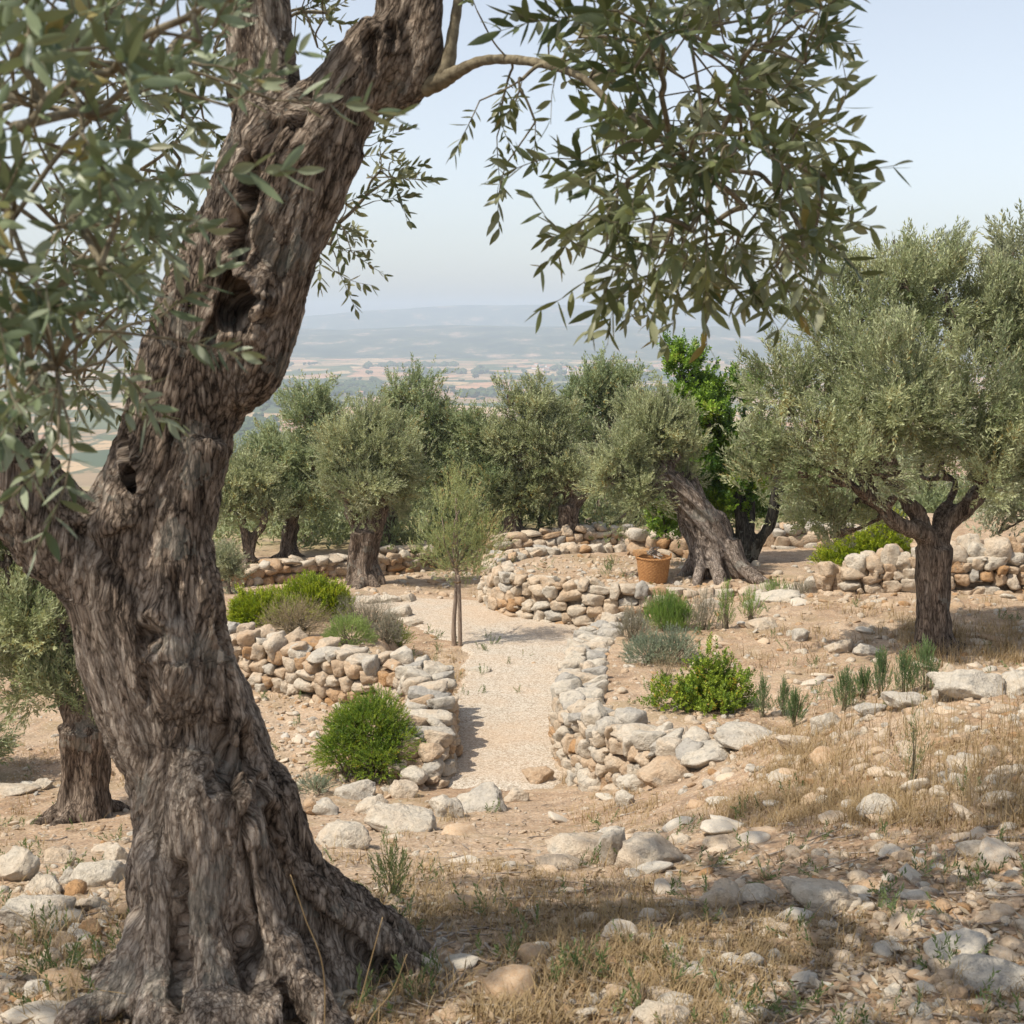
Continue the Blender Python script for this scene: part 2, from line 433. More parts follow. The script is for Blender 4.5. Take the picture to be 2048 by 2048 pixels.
    c = g.mix(0.7, c, g.ramp(g.noise(pos, 0.012, 5, 0.7).outputs['Fac'], [(0.3, (0.75, 0.75, 0.75)), (0.7, (1.2, 1.2, 1.2))]), 'MULTIPLY')
    g.bsdf(out, c, 1.0, 0.0)
    M['fields'] = m
    m, nt, out = mat('far_hills'); g = N(nt)
    pos = g.n('NewGeometry').outputs['Position']
    n1 = g.noise(g.map(pos, (1, 0.6, 0)), 0.0062, 8, 0.74).outputs['Fac']
    c = g.ramp(n1, [(0.40, (0.03, 0.045, 0.03)), (0.55, (0.07, 0.085, 0.05)), (0.60, (0.22, 0.165, 0.115)), (0.68, (0.40, 0.29, 0.20))])
    g.bsdf(out, c, 1.0, 0.0)
    M['hills'] = m
    # basket
    m, nt, out = mat('woven_cane'); g = N(nt)
    pos = g.n('TexCoord').outputs['Object']
    c = g.ramp(g.noise(pos, 40, 4).outputs['Fac'], [(0.3, (0.27, 0.125, 0.045)), (0.7, (0.47, 0.245, 0.095))])
    g.bsdf(out, c, 0.7, 0.3)
    M['cane'] = m
    m, nt, out = mat('dry_branch_wood'); g = N(nt)
    pos = g.n('NewGeometry').outputs['Position']
    c = g.ramp(g.noise(pos, 30, 4).outputs['Fac'], [(0.35, (0.15, 0.12, 0.095)), (0.65, (0.38, 0.33, 0.28))])
    g.bsdf(out, c, 0.85, 0.2)
    M['drywood'] = m
    return M

M = build_materials()
rng = np.random.default_rng(11)
random.seed(5)
# ------------------------------------------------------------------ plan of the place (metres, camera eye at the origin)
def xy(lst):
    return np.array([[p[0], p[1]] for p in lst])

LW = [on_z(u, v, z) for u, v, z in [(250, 1150, -3.52), (330, 1165, -3.53), (400, 1180, -3.55), (470, 1192, -3.57), (540, 1206, -3.60), (620, 1222, -3.60), (700, 1238, -3.60),
      (765, 1246, -3.60), (800, 1262, -3.60), (812, 1300, -3.62), (808, 1345, -3.64), (800, 1385, -3.72), (785, 1420, -3.80), (762, 1452, -3.92)]]
RW = [on_z(u, v, z) for u, v, z in [(1190, 1166, -3.70), (1150, 1176, -3.66), (1118, 1205, -3.62), (1105, 1240, -3.58), (1092, 1280, -3.53),
      (1105, 1325, -3.48), (1150, 1352, -3.43), (1205, 1372, -3.38), (1265, 1392, -3.32), (1335, 1410, -3.26)]]
CC = (1.95, 19.95); CR = 2.25
CW = []
for a in range(70, 275, 11):
    th = math.radians(a)
    CW.append(Vector((CC[0] + CR * math.cos(th), CC[1] + CR * math.sin(th), -3.69 - 0.20 * max(0, math.sin(th)) + 0.03 * max(0, -math.sin(th)))))
CW += [Vector((2.6, 17.74, -3.72)), Vector((3.4, 17.72, -3.72)), Vector((4.3, 17.75, -3.72))]
SW = [on_z(u, v, z) for u, v, z in [(1540, 1098, -3.58), (1590, 1062, -3.25), (1650, 1046, -3.13), (1710, 1036, -3.06), (1800, 1030, -3.0), (1950, 1022, -2.95), (2150, 1015, -2.9), (2400, 1010, -2.9)]]
AW = [on_z(u, v, z) for u, v, z in [(330, 1078, -4.28), (450, 1068, -4.32), (560, 1056, -4.36), (650, 1046, -4.38), (730, 1040, -4.42), (800, 1030, -4.46)]]
BW = [on_z(u, v, z) for u, v, z in [(928, 1014, -4.12), (985, 1006, -4.08), (1060, 998, -4.04), (1120, 992, -4.02), (1180, 992, -4.02)]]
DW = [on_z(u, v, z) for u, v, z in [(1186, 1006, -3.55), (1240, 1002, -3.5), (1300, 1000, -3.46), (1360, 998, -3.46)]]
EW = [on_z(u, v, z) for u, v, z in [(1450, 996, -3.62), (1520, 990, -3.6), (1600, 992, -3.6), (1700, 990, -3.6)]]

PATH = np.array([[-0.30, 10.2, 0.42], [-0.14, 11.2, 0.60], [-0.03, 12.2, 0.62], [0.02, 13.3, 0.63], [0.05, 14.4, 0.62], [0.10, 15.4, 0.66], [0.10, 16.4, 0.74],
                 [-0.05, 17.4, 0.95], [-0.55, 18.5, 1.05], [-1.25, 19.25, 0.78], [-2.1, 19.7, 0.55], [-3.2, 20.0, 0.40]])

def poly_sd(x, y, poly):
    """signed distance, positive inside"""
    poly = np.asarray(poly)
    d = np.full(x.shape, 1e9); ins = np.zeros(x.shape, bool)
    n = len(poly)
    for i in range(n):
        ax, ay = poly[i]; bx, by = poly[(i + 1) % n]
        ex, ey = bx - ax, by - ay
        t = np.clip(((x - ax) * ex + (y - ay) * ey) / (ex * ex + ey * ey + 1e-12), 0, 1)
        d = np.minimum(d, (x - ax - t * ex) ** 2 + (y - ay - t * ey) ** 2)
        c = ((ay > y) != (by > y)) & (x < (bx - ax) * (y - ay) / (by - ay + 1e-12) + ax)
        ins ^= c
    return np.where(ins, 1, -1) * np.sqrt(d)

def line_d(x, y, L, vals=None):
    L = np.asarray(L)[:, :2]
    d = np.full(x.shape, 1e9); w = np.zeros(x.shape)
    for i in range(len(L) - 1):
        ax, ay = L[i]; ex, ey = L[i + 1] - L[i]
        t = np.clip(((x - ax) * ex + (y - ay) * ey) / (ex * ex + ey * ey + 1e-12), 0, 1)
        q = np.sqrt((x - ax - t * ex) ** 2 + (y - ay - t * ey) ** 2)
        m = q < d
        d = np.where(m, q, d)
        if vals is not None: w = np.where(m, vals[i] * (1 - t) + vals[i + 1] * t, w)
    return d, w

lw, rw = xy(LW), xy(RW)
POLY_LBED = np.vstack([lw[:9], [[-1.15, 13.7], [-1.35, 14.6], [-1.5, 16.2], [-1.6, 17.6], [-3.5, 17.9], [-9, 18.2], [-9, 14.5]]])
POLY_RBED = np.vstack([rw[::-1], rw[0:1] + [[0.3, 0.6]], [[2.2, 17.6], [4.3, 17.6], [9, 17.3], [14, 17], [14, 9.6], [3.6, 9.3], [2.2, 9.7]]])
POLY_CIRC = np.vstack([xy(CW), [[4.6, 17.9], [7, 17.7], [16, 17.4], [16, 24.5], [4.4, 24.3], [3.2, 22.4]]])
sw = xy(SW)
POLY_SBED = np.vstack([sw + [[0, 0.12]] * len(sw), [[18, 17.5], [18, 22.5], [6.5, 22.0], [5.0, 19.0]]])
aw, bw = xy(AW), xy(BW)
POLY_ABED = np.vstack([aw, [[-2.0, 28], [-2, 40], [-30, 40], [-20, 20]]])
POLY_BBED = np.vstack([bw, [[4.2, 26], [20, 27], [20, 42], [-1.9, 42], [-1.2, 27]]])

def Hbase(x, y):
    c = np.interp(y, [-6, -3, 0, 2.5, 4, 5.5, 7, 8.5, 10, 11, 13, 18, 20.4, 22, 24, 30, 40, 60, 100, 1050, 1200],
                  [-1.3, -1.42, -1.55, -1.66, -1.92, -2.42, -2.97, -3.45, -3.87, -4.09, -4.14, -4.25, -4.36, -4.62, -4.80, -5.2, -6.3, -9.6, -16, -134, -136])
    r = np.interp(y, [-6, 0, 2.5, 4, 6, 8, 9.2, 10.0, 10.6, 16, 18, 24], [-1.2, -1.42, -1.58, -1.75, -2.0, -2.28, -2.48, -2.85, -3.5, -3.7, -3.75, -3.8])
    wr = sstep(0.2, 3.4, x) * (1 - sstep(10.5, 12.0, y))
    z = c * (1 - wr) + r * wr
    # gentle fall to the left in front
    z = z - 0.05 * np.clip(-x - 2, 0, 6) * (1 - sstep(8, 12, y))
    def level(z, sd, lv, w):
        m = sstep(-w, w, sd)
        return z * (1 - m) + lv * m
    lb = np.interp(y, [13, 15, 17.8], [-3.70, -3.74, -4.05]) + 0.0 * x
    z = level(z, poly_sd(x, y, POLY_LBED) - 0.18 * sstep(14.6, 13.2, y), lb, 0.16)
    rb = np.interp(y, [9.5, 12, 16, 17.6], [-3.40, -3.54, -3.70, -3.80]) + 0.05 * np.clip(x - 2.0, 0, 3)
    z = level(z, np.where((y < 10.8) & (x > 2.0), poly_sd(x, y, POLY_RBED) - 0.1, poly_sd(x, y, POLY_RBED) - 0.12), rb, 0.13)
    z = level(z, poly_sd(x, y, POLY_CIRC) - 0.10, np.interp(y, [17.5, 19.5, 22.2, 25], [-3.78, -3.80, -3.96, -4.05]) + 0.0 * x, 0.12)
    z = level(z, poly_sd(x, y, POLY_SBED) - 0.05, np.interp(x, [4.3, 5.2, 7.0, 12], [-3.74, -3.60, -3.25, -3.1]), 0.15)
    z = level(z, poly_sd(x, y, POLY_ABED) - 0.1, np.interp(y, [22, 26, 40], [-4.40, -4.6, -5.8]), 0.15)
    z = level(z, poly_sd(x, y, POLY_BBED) - 0.1, np.interp(y, [24, 28, 42], [-4.08, -4.4, -6.0]), 0.15)
    return z

def path_mask(x, y):
    d, w = line_d(x, y, PATH, PATH[:, 2])
    return d, w

def H(x, y, fine=True):
    x = np.asarray(x, float); y = np.asarray(y, float)
    sh = x.shape
    x = x.ravel(); y = y.ravel()
    z = Hbase(x, y)
    d, w = path_mask(x, y)
    off = sstep(-0.15, 0.5, d - w)
    near = 1 - sstep(60, 90, y)
    z = z + (0.07 * fbm2(x, y, 0.8, 3, 3) * (1 - 0.6 * sstep(9, 12, y))) * near * off
    if fine:
        f = 0.030 * fbm2(x, y, 5.5, 4, 8, 0.6) + 0.018 * np.abs(fbm2(x, y, 14.0, 3, 19, 0.6))
        amp = 0.4 + 0.6 * off
        z = z + f * amp * near * np.where(off < 0.3, 0.35, 1.0)
    z = z + sstep(70, 140, y) * 3.0 * fbm2(x, y, 0.012, 4, 31)
    return z.reshape(sh)

GX, GY, GS = np.arange(-16, 18, 0.06), np.arange(0.4, 62, 0.06), 0.06
_gx, _gy = np.meshgrid(GX, GY)
GRID = H(_gx, _gy)

def Hg(x, y):
    """ground height looked up on a grid (arrays)"""
    fx = np.clip((np.asarray(x, float) - GX[0]) / GS, 0, len(GX) - 1.001); fy = np.clip((np.asarray(y, float) - GY[0]) / GS, 0, len(GY) - 1.001)
    i = fx.astype(int); j = fy.astype(int); a = fx - i; b = fy - j
    return (GRID[j, i] * (1 - a) + GRID[j, i + 1] * a) * (1 - b) + (GRID[j + 1, i] * (1 - a) + GRID[j + 1, i + 1] * a) * b

def Hs(x, y):
    return float(Hg(x, y))

def ground(u, v, ymin=1.6, ymax=60.0):
    """where the sight line through (u,v) meets the ground"""
    d = ray(u, v)
    Y = np.concatenate([np.arange(ymin, 12, 0.02), np.arange(12, ymax, 0.05)])
    x = d.x / d.y * Y
    zl = d.z / d.y * Y
    h = Hg(x, Y)
    k = np.nonzero(zl <= h)[0]
    i = int(k[0]) if len(k) else len(Y) - 1
    return Vector((x[i], Y[i], h[i]))

def build_ground():
    ys = np.concatenate([np.arange(-3, 1.8, 0.12), np.arange(1.8, 8, 0.026), np.arange(8, 12, 0.034), np.arange(12, 23, 0.05),
                         np.arange(23, 32, 0.11), np.arange(32, 70, 0.6), np.geomspace(70, 1150, 60)])
    t = np.linspace(-1, 1, 560)
    t = 0.50 * t + 0.42 * t ** 3
    X = (ys[:, None] + 4.0) * t[None]
    Y = np.repeat(ys[:, None], len(t), 1)
    Z = H(X, Y)
    V = np.stack([X, Y, Z], -1).reshape(-1, 3)
    i = np.arange(V.shape[0]).reshape(len(ys), len(t))
    q = np.stack([i[:-1, :-1], i[:-1, 1:], i[1:, 1:], i[1:, :-1]], -1).reshape(-1, 4)
    o = link('ground', new_mesh('ground', V, [q], M['soil']))
    tag(o, kind='structure')
    # path: a gravel sheet laid over the ground, ragged edges dipping under the soil
    C = catmull(PATH, 26)
    T = np.gradient(C[:, :2], axis=0); T /= np.linalg.norm(T, axis=1)[:, None]
    Nn = np.stack([T[:, 1], -T[:, 0]], 1)
    s = np.linspace(-1.12, 1.12, 71)
    P = C[:, None, :2] + Nn[:, None] * (s[None, :, None] * C[:, None, 2:3])
    x, y = P[..., 0].ravel(), P[..., 1].ravel()
    S = np.repeat(np.abs(s)[None], len(C), 0).ravel()
    along = np.repeat(np.linspace(0, 1, len(C))[:, None], len(s), 1).ravel()
    e = 1.04 - S + 0.26 * fbm2(x, y, 3.0, 5, 55)
    e = np.minimum(e, (along - 0.055) * 3.2 + 0.42 * fbm2(x, y, 2.6, 5, 56))
    e = np.minimum(e, (0.99 - along) * 3 + 0.3 * fbm2(x, y, 2.0, 3, 57))
    z = H(x, y) + np.clip(e, -0.15, 0.10) * 0.36 - 0.012 + 0.006 * fbm2(x, y, 30, 2, 77)
    V = np.stack([x, y, z], 1)
    i = np.arange(len(V)).reshape(len(C), len(s))
    q = np.stack([i[:-1, :-1], i[1:, :-1], i[1:, 1:], i[:-1, 1:]], -1).reshape(-1, 4)
    tag(link('path', new_mesh('path', V, [q[:, ::-1]], M['gravel'])), kind='structure')
    # valley floor and hills
    xs = np.linspace(-3200, 3200, 130); yy = np.geomspace(900, 4300, 120)
    X, Y = np.meshgrid(xs, yy)
    Z = -131 + 5 * fbm2(X.ravel(), Y.ravel(), 0.0022, 4, 91).reshape(X.shape) + 16 * sstep(2800, 4200, Y) * (0.5 + fbm2(X.ravel(), Y.ravel(), 0.0012, 3, 17).reshape(X.shape))
    V = np.stack([X, Y, Z], -1).reshape(-1, 3)
    i = np.arange(len(V)).reshape(X.shape)
    q = np.stack([i[:-1, :-1], i[:-1, 1:], i[1:, 1:], i[1:, :-1]], -1).reshape(-1, 4)
    tag(link('valley_plain', new_mesh('valley_plain', V, [q], M['fields'])), kind='structure')
    xs = np.linspace(-5200, 5200, 220); yy = np.linspace(3500, 6400, 110)
    X, Y = np.meshgrid(xs, yy)
    r = fbm2(X.ravel(), Y.ravel(), 0.0011, 5, 41).reshape(X.shape)
    Z = -136 + 118 * sstep(3600, 5700, Y + 420 * r) * (0.86 + 0.30 * r) - 150 * sstep(5800, 6400, Y)
    V = np.stack([X, Y, Z], -1).reshape(-1, 3)
    i = np.arange(len(V)).reshape(X.shape)
    q = np.stack([i[:-1, :-1], i[:-1, 1:], i[1:, 1:], i[1:, :-1]], -1).reshape(-1, 4)
    tag(link('low_hills', new_mesh('low_hills', V, [q], M['hills'])), kind='structure')
    xs = np.linspace(-6800, 6800, 240); yy = np.linspace(6300, 8600, 60)
    X, Y = np.meshgrid(xs, yy)
    prof = np.interp(xs, [-6800, -2400, -1500, -900, -300, 350, 900, 1600, 2600, 6800], [0.2, 0.45, 0.55, 0.80, 0.97, 1.0, 0.93, 0.66, 0.5, 0.3])[None]
    r = fbm2(X.ravel(), Y.ravel(), 0.0009, 5, 43).reshape(X.shape)
    Z = -140 + 240 * prof * sstep(6300, 7900, Y + 300 * r) * (0.98 + 0.12 * r) - 120 * sstep(8000, 8600, Y)
    V = np.stack([X, Y, Z], -1).reshape(-1, 3)
    i = np.arange(len(V)).reshape(X.shape)
    q = np.stack([i[:-1, :-1], i[:-1, 1:], i[1:, 1:], i[1:, :-1]], -1).reshape(-1, 4)
    tag(link('far_ridge', new_mesh('far_ridge', V, [q], M['hills'])), kind='structure')

# ------------------------------------------------------------------ stones
def ico(sub):
    bm = bmesh.new(); bmesh.ops.create_icosphere(bm, subdivisions=sub, radius=1)
    V = np.array([v.co[:] for v in bm.verts]); F = np.array([[v.index for v in f.verts] for f in bm.faces])
    bm.free(); return V, F

def cube_sphere(n, p):
    """n x n quads per side, rounded towards a p-norm box"""
    bm = bmesh.new(); bmesh.ops.create_cube(bm, size=2)
    bmesh.ops.subdivide_edges(bm, edges=bm.edges[:], cuts=n - 1, use_grid_fill=True)
    V = np.array([v.co[:] for v in bm.verts]); F = np.array([[v.index for v in f.verts] for f in bm.faces])
    bm.free()
    V = V / (np.sum(np.abs(V) ** p, 1) ** (1 / p))[:, None]
    return V, F

def rock_shape(seed, sub=3, cuts=7, rough=0.16):
    r = np.random.default_rng(seed)
    V, F = ico(sub)
    for _ in range(cuts):
        n = r.normal(size=3); n /= np.linalg.norm(n)
        d = r.uniform(0.45, 0.85)
        V = V - np.clip(V @ n - d, 0, None)[:, None] * n * 0.88
    L = np.linalg.norm(V, axis=1)[:, None]
    V = V * (1 + rough * fbm(V * 1.7 + seed * 3.1, 4, seed, 0.55)[:, None] + 0.5 * rough * fbm(V * 6 + seed, 3, seed + 5)[:, None])
    V -= (V.max(0) + V.min(0)) / 2
    V /= (V.max(0) - V.min(0)) / 2
    return V, F

def block_shape(seed, n=6):
    r = np.random.default_rng(seed)
    V, F = cube_sphere(n, r.uniform(3.0, 6.0))
    for _ in range(6):
        nn = r.normal(size=3); nn /= np.linalg.norm(nn)
        V = V - np.clip(V @ nn - r.uniform(0.62, 0.98), 0, None)[:, None] * nn * 0.9
    V = V / np.abs(V).max(0) * 1.04
    V = V * (1 + 0.24 * fbm(V * 1.3 + seed, 3, seed)[:, None] + 0.09 * fbm(V * 4 + seed, 3, seed)[:, None])
    return V, F

BLOCKS = {n: [block_shape(100 + k, n) for k in range(14)] for n in (4, 7)}

def rot_mat(r, amt):
    a = r.normal(size=3) * amt
    ca, sa = np.cos(a), np.sin(a)
    Rx = np.array([[1, 0, 0], [0, ca[0], -sa[0]], [0, sa[0], ca[0]]])
    Ry = np.array([[ca[1], 0, sa[1]], [0, 1, 0], [-sa[1], 0, ca[1]]])
    Rz = np.array([[ca[2], -sa[2], 0], [sa[2], ca[2], 0], [0, 0, 1]])
    return Rz @ Ry @ Rx

def stone_wall(name, line, thick, label, group=None, course=(0.10, 0.17), length=(0.13, 0.30), cap_len=(0.24, 0.46), cap_h=(0.08, 0.13), n=7, seed=1,
               sides=(-1, 1), sink=0.06, cap_tone=0.25, face_tone=0.45, lumpy=0.05):
    r = np.random.default_rng(seed)
    L = catmull([list(p) for p in line], 14)
    seg = np.linalg.norm(np.diff(L[:, :2], axis=0), axis=1)
    S = np.concatenate([[0], np.cumsum(seg)]); tot = S[-1]
    def pt(s):
        p = np.array([np.interp(s, S, L[:, k]) for k in range(3)])
        q = np.array([np.interp(min(s + 0.08, tot), S, L[:, k]) - np.interp(max(s - 0.08, 0), S, L[:, k]) for k in range(2)])
        q /= np.linalg.norm(q) + 1e-9
        return p, np.array([q[0], q[1], 0]), np.array([q[1], -q[0], 0])
    face, caps = Acc(), Acc()
    def put(acc, c, t, nrm, size, rr, tone):
        V, F = BLOCKS[n][r.integers(14)]
        V = V * (np.array(size) * 0.5)
        flip = r.integers(4)
        V = V * np.array([-1 if flip & 1 else 1, -1 if flip & 2 else 1, 1])
        Fx = F[:, ::-1] if flip in (1, 2) else F
        V = V @ rot_mat(r, rr).T
        W = c + V[:, :1] * t + V[:, 1:2] * nrm + V[:, 2:] * np.array([0, 0, 1.0])
        acc.add(W, Q=Fx, tone=float(np.clip(tone, 0, 1)))
    for sd in sides:
        foot_off = thick / 2 + 0.10
        k = 0
        zc = 0.0
        # courses are counted down from the cap so that the top line stays true
        top0 = r.uniform(0.09, 0.12)
        depth = top0
        while depth < 1.6:
            h = r.uniform(*course)
            s = r.uniform(-0.1, 0.05)
            any_put = False
            while s < tot:
                ln = r.uniform(*length) * (1.0 if r.random() < 0.85 else 1.35)
                sm = min(max(s + ln / 2, 0), tot)
                p, t, nn = pt(sm)
                batter = 0.10 * depth
                cc = p + nn * sd * (thick / 2 - 0.085 + batter + r.normal() * 0.014)
                zf = Hs(cc[0] + nn[0] * sd * 0.12, cc[1] + nn[1] * sd * 0.12)
                wob = lumpy * float(vnoise(np.array([[sm * 2.3, sd * 7.1, depth * 3]]), seed)[0])
                zz = p[2] - depth - h / 2 + wob
                if zz + h * 0.15 > zf - sink:
                    hh = h * r.uniform(0.85, 1.22)
                    put(face, np.array([cc[0], cc[1], zz]), t, nn * sd, (ln * 1.07, r.uniform(0.17, 0.24), hh * 1.10), 0.10,
                        face_tone + r.normal() * 0.20 + 0.10 * (depth - 0.2))
                    any_put = True
                if any_put and r.random() < 0.35:      # wedges in the joints
                    wz = zz + r.choice([-.5, .5]) * h
                    if wz < p[2] - .1 and wz > zf: put(face, np.array([cc[0], cc[1], wz]) + t * ln * .5 * r.choice([-1, 1]), t, nn * sd, (r.uniform(.04, .08), .16, r.uniform(.03, .06)), 0.3, face_tone + r.normal() * .25)
                s += ln
            depth += h
            if not any_put: break
    s = 0.0
    while s < tot:
        ln = r.uniform(*cap_len)
        p, t, nn = pt(min(s + ln / 2, tot))
        h = r.uniform(*cap_h)
        w = thick * r.uniform(0.85, 1.15)
        if r.random() < 0.8 and thick > 0.3:       # two stones across
            for q in (-1, 1):
                put(caps, p + nn * (q * w * 0.27 + r.normal() * .02) + t * r.normal() * .03 + np.array([0, 0, -h * 0.45 + r.normal() * 0.022]), t, nn, (ln * r.uniform(.7, 1.1), w * r.uniform(.48, .64), h * r.uniform(1.0, 1.9)), 0.22, cap_tone + r.normal() * 0.2)
        else:
            put(caps, p + nn * r.normal() * .02 + np.array([0, 0, -h * 0.45 + r.normal() * 0.02]), t, nn, (ln * 1.05, w * r.uniform(.85, 1.1), h * r.uniform(.9, 1.4)), 0.13, cap_tone + r.normal() * 0.17)
        s += ln * 0.90
    # rubble heart behind the faces
    m = 40
    ss = np.linspace(0.02, tot - 0.02, m)
    V, Q = [], []
    for i, s in enumerate(ss):
        p, t, nn = pt(s)
        hw = thick * 0.5 - 0.10
        za, zb = Hs(p[0] - nn[0] * (hw + .1), p[1] - nn[1] * (hw + .1)), Hs(p[0] + nn[0] * (hw + .1), p[1] + nn[1] * (hw + .1))
        zt = max(p[2] - 0.10, min(za, zb) - 0.1)
        zlo = min(za, zb) - 0.25
        V += [p + nn * -hw + [0, 0, zlo - p[2]], p + nn * -hw + [0, 0, zt - p[2]], p + nn * hw + [0, 0, zt - p[2]], p + nn * hw + [0, 0, zlo - p[2]]]
    for i in range(m - 1):
        a = i * 4
        for k in range(3):
            Q.append([a + k, a + k + 1, a + k + 5, a + k + 4])
    Q.append([0, 3, 2, 1]); Q.append([4 * m - 4, 4 * m - 3, 4 * m - 2, 4 * m - 1])
    mid = pt(tot / 2)[0]
    root = thing(name, (mid[0], mid[1], Hs(mid[0], mid[1])), label, 'wall', group)
    root['kind'] = 'thing'
    link('rubble_core', new_mesh('rubble_core', np.array(V), [np.array(Q)], M['rubble'], smooth=False), root)
    if face.n: link('facing', face.mesh('facing', M['wallstone']), root)
    link('capstones', caps.mesh('capstones', M['capstone']), root)
    return root

def build_walls():
    stone_wall('dry_stone_wall', LW, 0.46, 'low wall curving around the round bush, with orange stones in its inner face', 'dry stone terrace walls', seed=21, lumpy=0.05, length=(0.11, 0.25), course=(0.085, 0.145), cap_len=(0.13, 0.28), cap_tone=0.36)
    stone_wall('dry_stone_wall', RW, 0.44, 'dry stone retaining wall along the right edge of the gravel path', 'dry stone terrace walls', seed=22, length=(0.10, 0.22), course=(0.08, 0.135), cap_len=(0.12, 0.27), cap_tone=0.26, face_tone=0.38)
    stone_wall('dry_stone_wall', CW, 0.34, 'round dry stone terrace wall enclosing the basket and the twisted tree', 'dry stone terrace walls', seed=23, course=(0.10, 0.17), length=(0.14, 0.30), cap_len=(0.16, 0.32), cap_h=(0.09, 0.15), face_tone=0.38, cap_tone=0.45, lumpy=0.08)
    stone_wall('dry_stone_wall', SW, 0.5, 'tall wall of rounded tan boulders behind the large olive on the right', 'dry stone terrace walls', seed=24, course=(0.11, 0.18), length=(0.13, 0.29), face_tone=0.40, cap_tone=0.52, cap_len=(0.18, 0.34), cap_h=(0.13, 0.2), lumpy=0.11)
    stone_wall('dry_stone_wall', AW, 0.45, 'far dry stone wall running behind the olive with the forked trunk on the left', 'dry stone terrace walls', n=4, seed=25, length=(0.13, 0.32), course=(0.09, 0.15), face_tone=0.60, cap_tone=0.40)
    stone_wall('dry_stone_wall', BW, 0.45, 'shaded far dry stone wall behind the round terrace', 'dry stone terrace walls', n=4, seed=26, length=(0.14, 0.34), course=(0.10, 0.17), face_tone=0.45, cap_tone=0.48)
    stone_wall('dry_stone_wall', DW, 0.5, 'short stub of tumbled stone wall just left of the twisted trunk', 'dry stone terrace walls', n=4, seed=27, length=(0.18, 0.40), course=(0.14, 0.24), face_tone=0.62, cap_tone=0.45, lumpy=0.12)
    stone_wall('dry_stone_wall', EW, 0.5, 'pale far dry stone wall seen under the crown of the large right olive', 'dry stone terrace walls', n=4, seed=28, length=(0.18, 0.40), course=(0.14, 0.22), face_tone=0.42, cap_tone=0.35, lumpy=0.12)
# ------------------------------------------------------------------ foliage
def unit(a):
    return a / (np.linalg.norm(a, axis=-1, keepdims=True) + 1e-9)

def frames(D, roll):
    """rotation matrices (n,3,3) whose third column is D"""
    D = unit(D)
    ref = np.where(np.abs(D[:, 2:3]) > 0.9, np.array([[1.0, 0, 0]]), np.array([[0, 0, 1.0]]))
    a = unit(np.cross(ref, D)); b = np.cross(D, a)
    c, s = np.cos(roll)[:, None], np.sin(roll)[:, None]
    return np.stack([a * c + b * s, b * c - a * s, D], -1)

def kite_leaf(L, W, curl):
    return np.array([[0, 0, 0], [W / 2, 0.02 * L, 0.45 * L], [0, curl * L, L], [-W / 2, 0.02 * L, 0.45 * L]])

def blade_leaf(L, W, curl, fold):
    rows = [(0.0, 0.10), (0.16, 0.60), (0.38, 0.98), (0.62, 0.92), (0.84, 0.50), (1.0, 0.03)]
    V = []
    for t, w in rows:
        y = curl * L * t * t
        for s in (-1, 0, 1):
            V.append([s * w * W / 2, y + (fold * w * W / 2 if s else 0.0), t * L])
    F = []
    for i in range(len(rows) - 1):
        for j in range(2):
            a = i * 3 + j
            F.append([a, a + 1, a + 4, a + 3])
    return np.array(V), np.array(F)

def sprig(seed, n=14, length=0.2, leaf=0.055, width=0.012, angle=55, style='pairs', fine=False, bend=0.12, tipangle=20, stemr=0.0014):
    """one leafy twig along +Z: (leaf verts, quads, tone offset, stem points)"""
    r = np.random.default_rng(seed)
    bx, by = r.normal(size=2) * bend
    def ax(t): return np.array([bx * t * t * length, by * t * t * length, t * length])
    A, F, T, nv = [], [], [], 0
    for i in range(n):
        if style == 'pairs':
            k, h = divmod(i, 2)
            t = 0.12 + 0.88 * (k + 0.5) / math.ceil(n / 2)
            phi = h * math.pi + (k % 2) * math.pi / 2 + r.normal() * 0.35
        else:
            t = 0.05 + 0.95 * (i + 0.5) / n
            phi = i * 2.4 + r.normal() * 0.4
        an = math.radians(angle + (tipangle - angle) * t ** 1.5 + r.normal() * 9)
        L = leaf * r.uniform(0.72, 1.1) * (1.0 - 0.25 * abs(t - 0.5)); W = width * r.uniform(0.8, 1.15)
        if fine:
            V, q = blade_leaf(L, W, r.normal() * 0.16, r.uniform(0.05, 0.5))
        else:
            V, q = kite_leaf(L, W, r.normal() * 0.12), np.array([[0, 1, 2, 3]])
        # leaf turned about its own axis, leaned away from the twig, swung round it
        tw = r.normal() * 0.6
        c, s = math.cos(tw), math.sin(tw); V = V @ np.array([[c, s, 0], [-s, c, 0], [0, 0, 1]])
        c, s = math.cos(an), math.sin(an); V = V @ np.array([[1, 0, 0], [0, c, -s], [0, s, c]])
        c, s = math.cos(phi), math.sin(phi); V = V @ np.array([[c, s, 0], [-s, c, 0], [0, 0, 1]])
        A.append(V + ax(t)); F.append(q + nv); nv += len(V)
        T.append(np.full(len(V), r.normal() * 0.16))
    st = np.array([ax(t) for t in np.linspace(0, 0.97, 5)])
    return np.vstack(A), np.vstack(F), np.concatenate(T), st

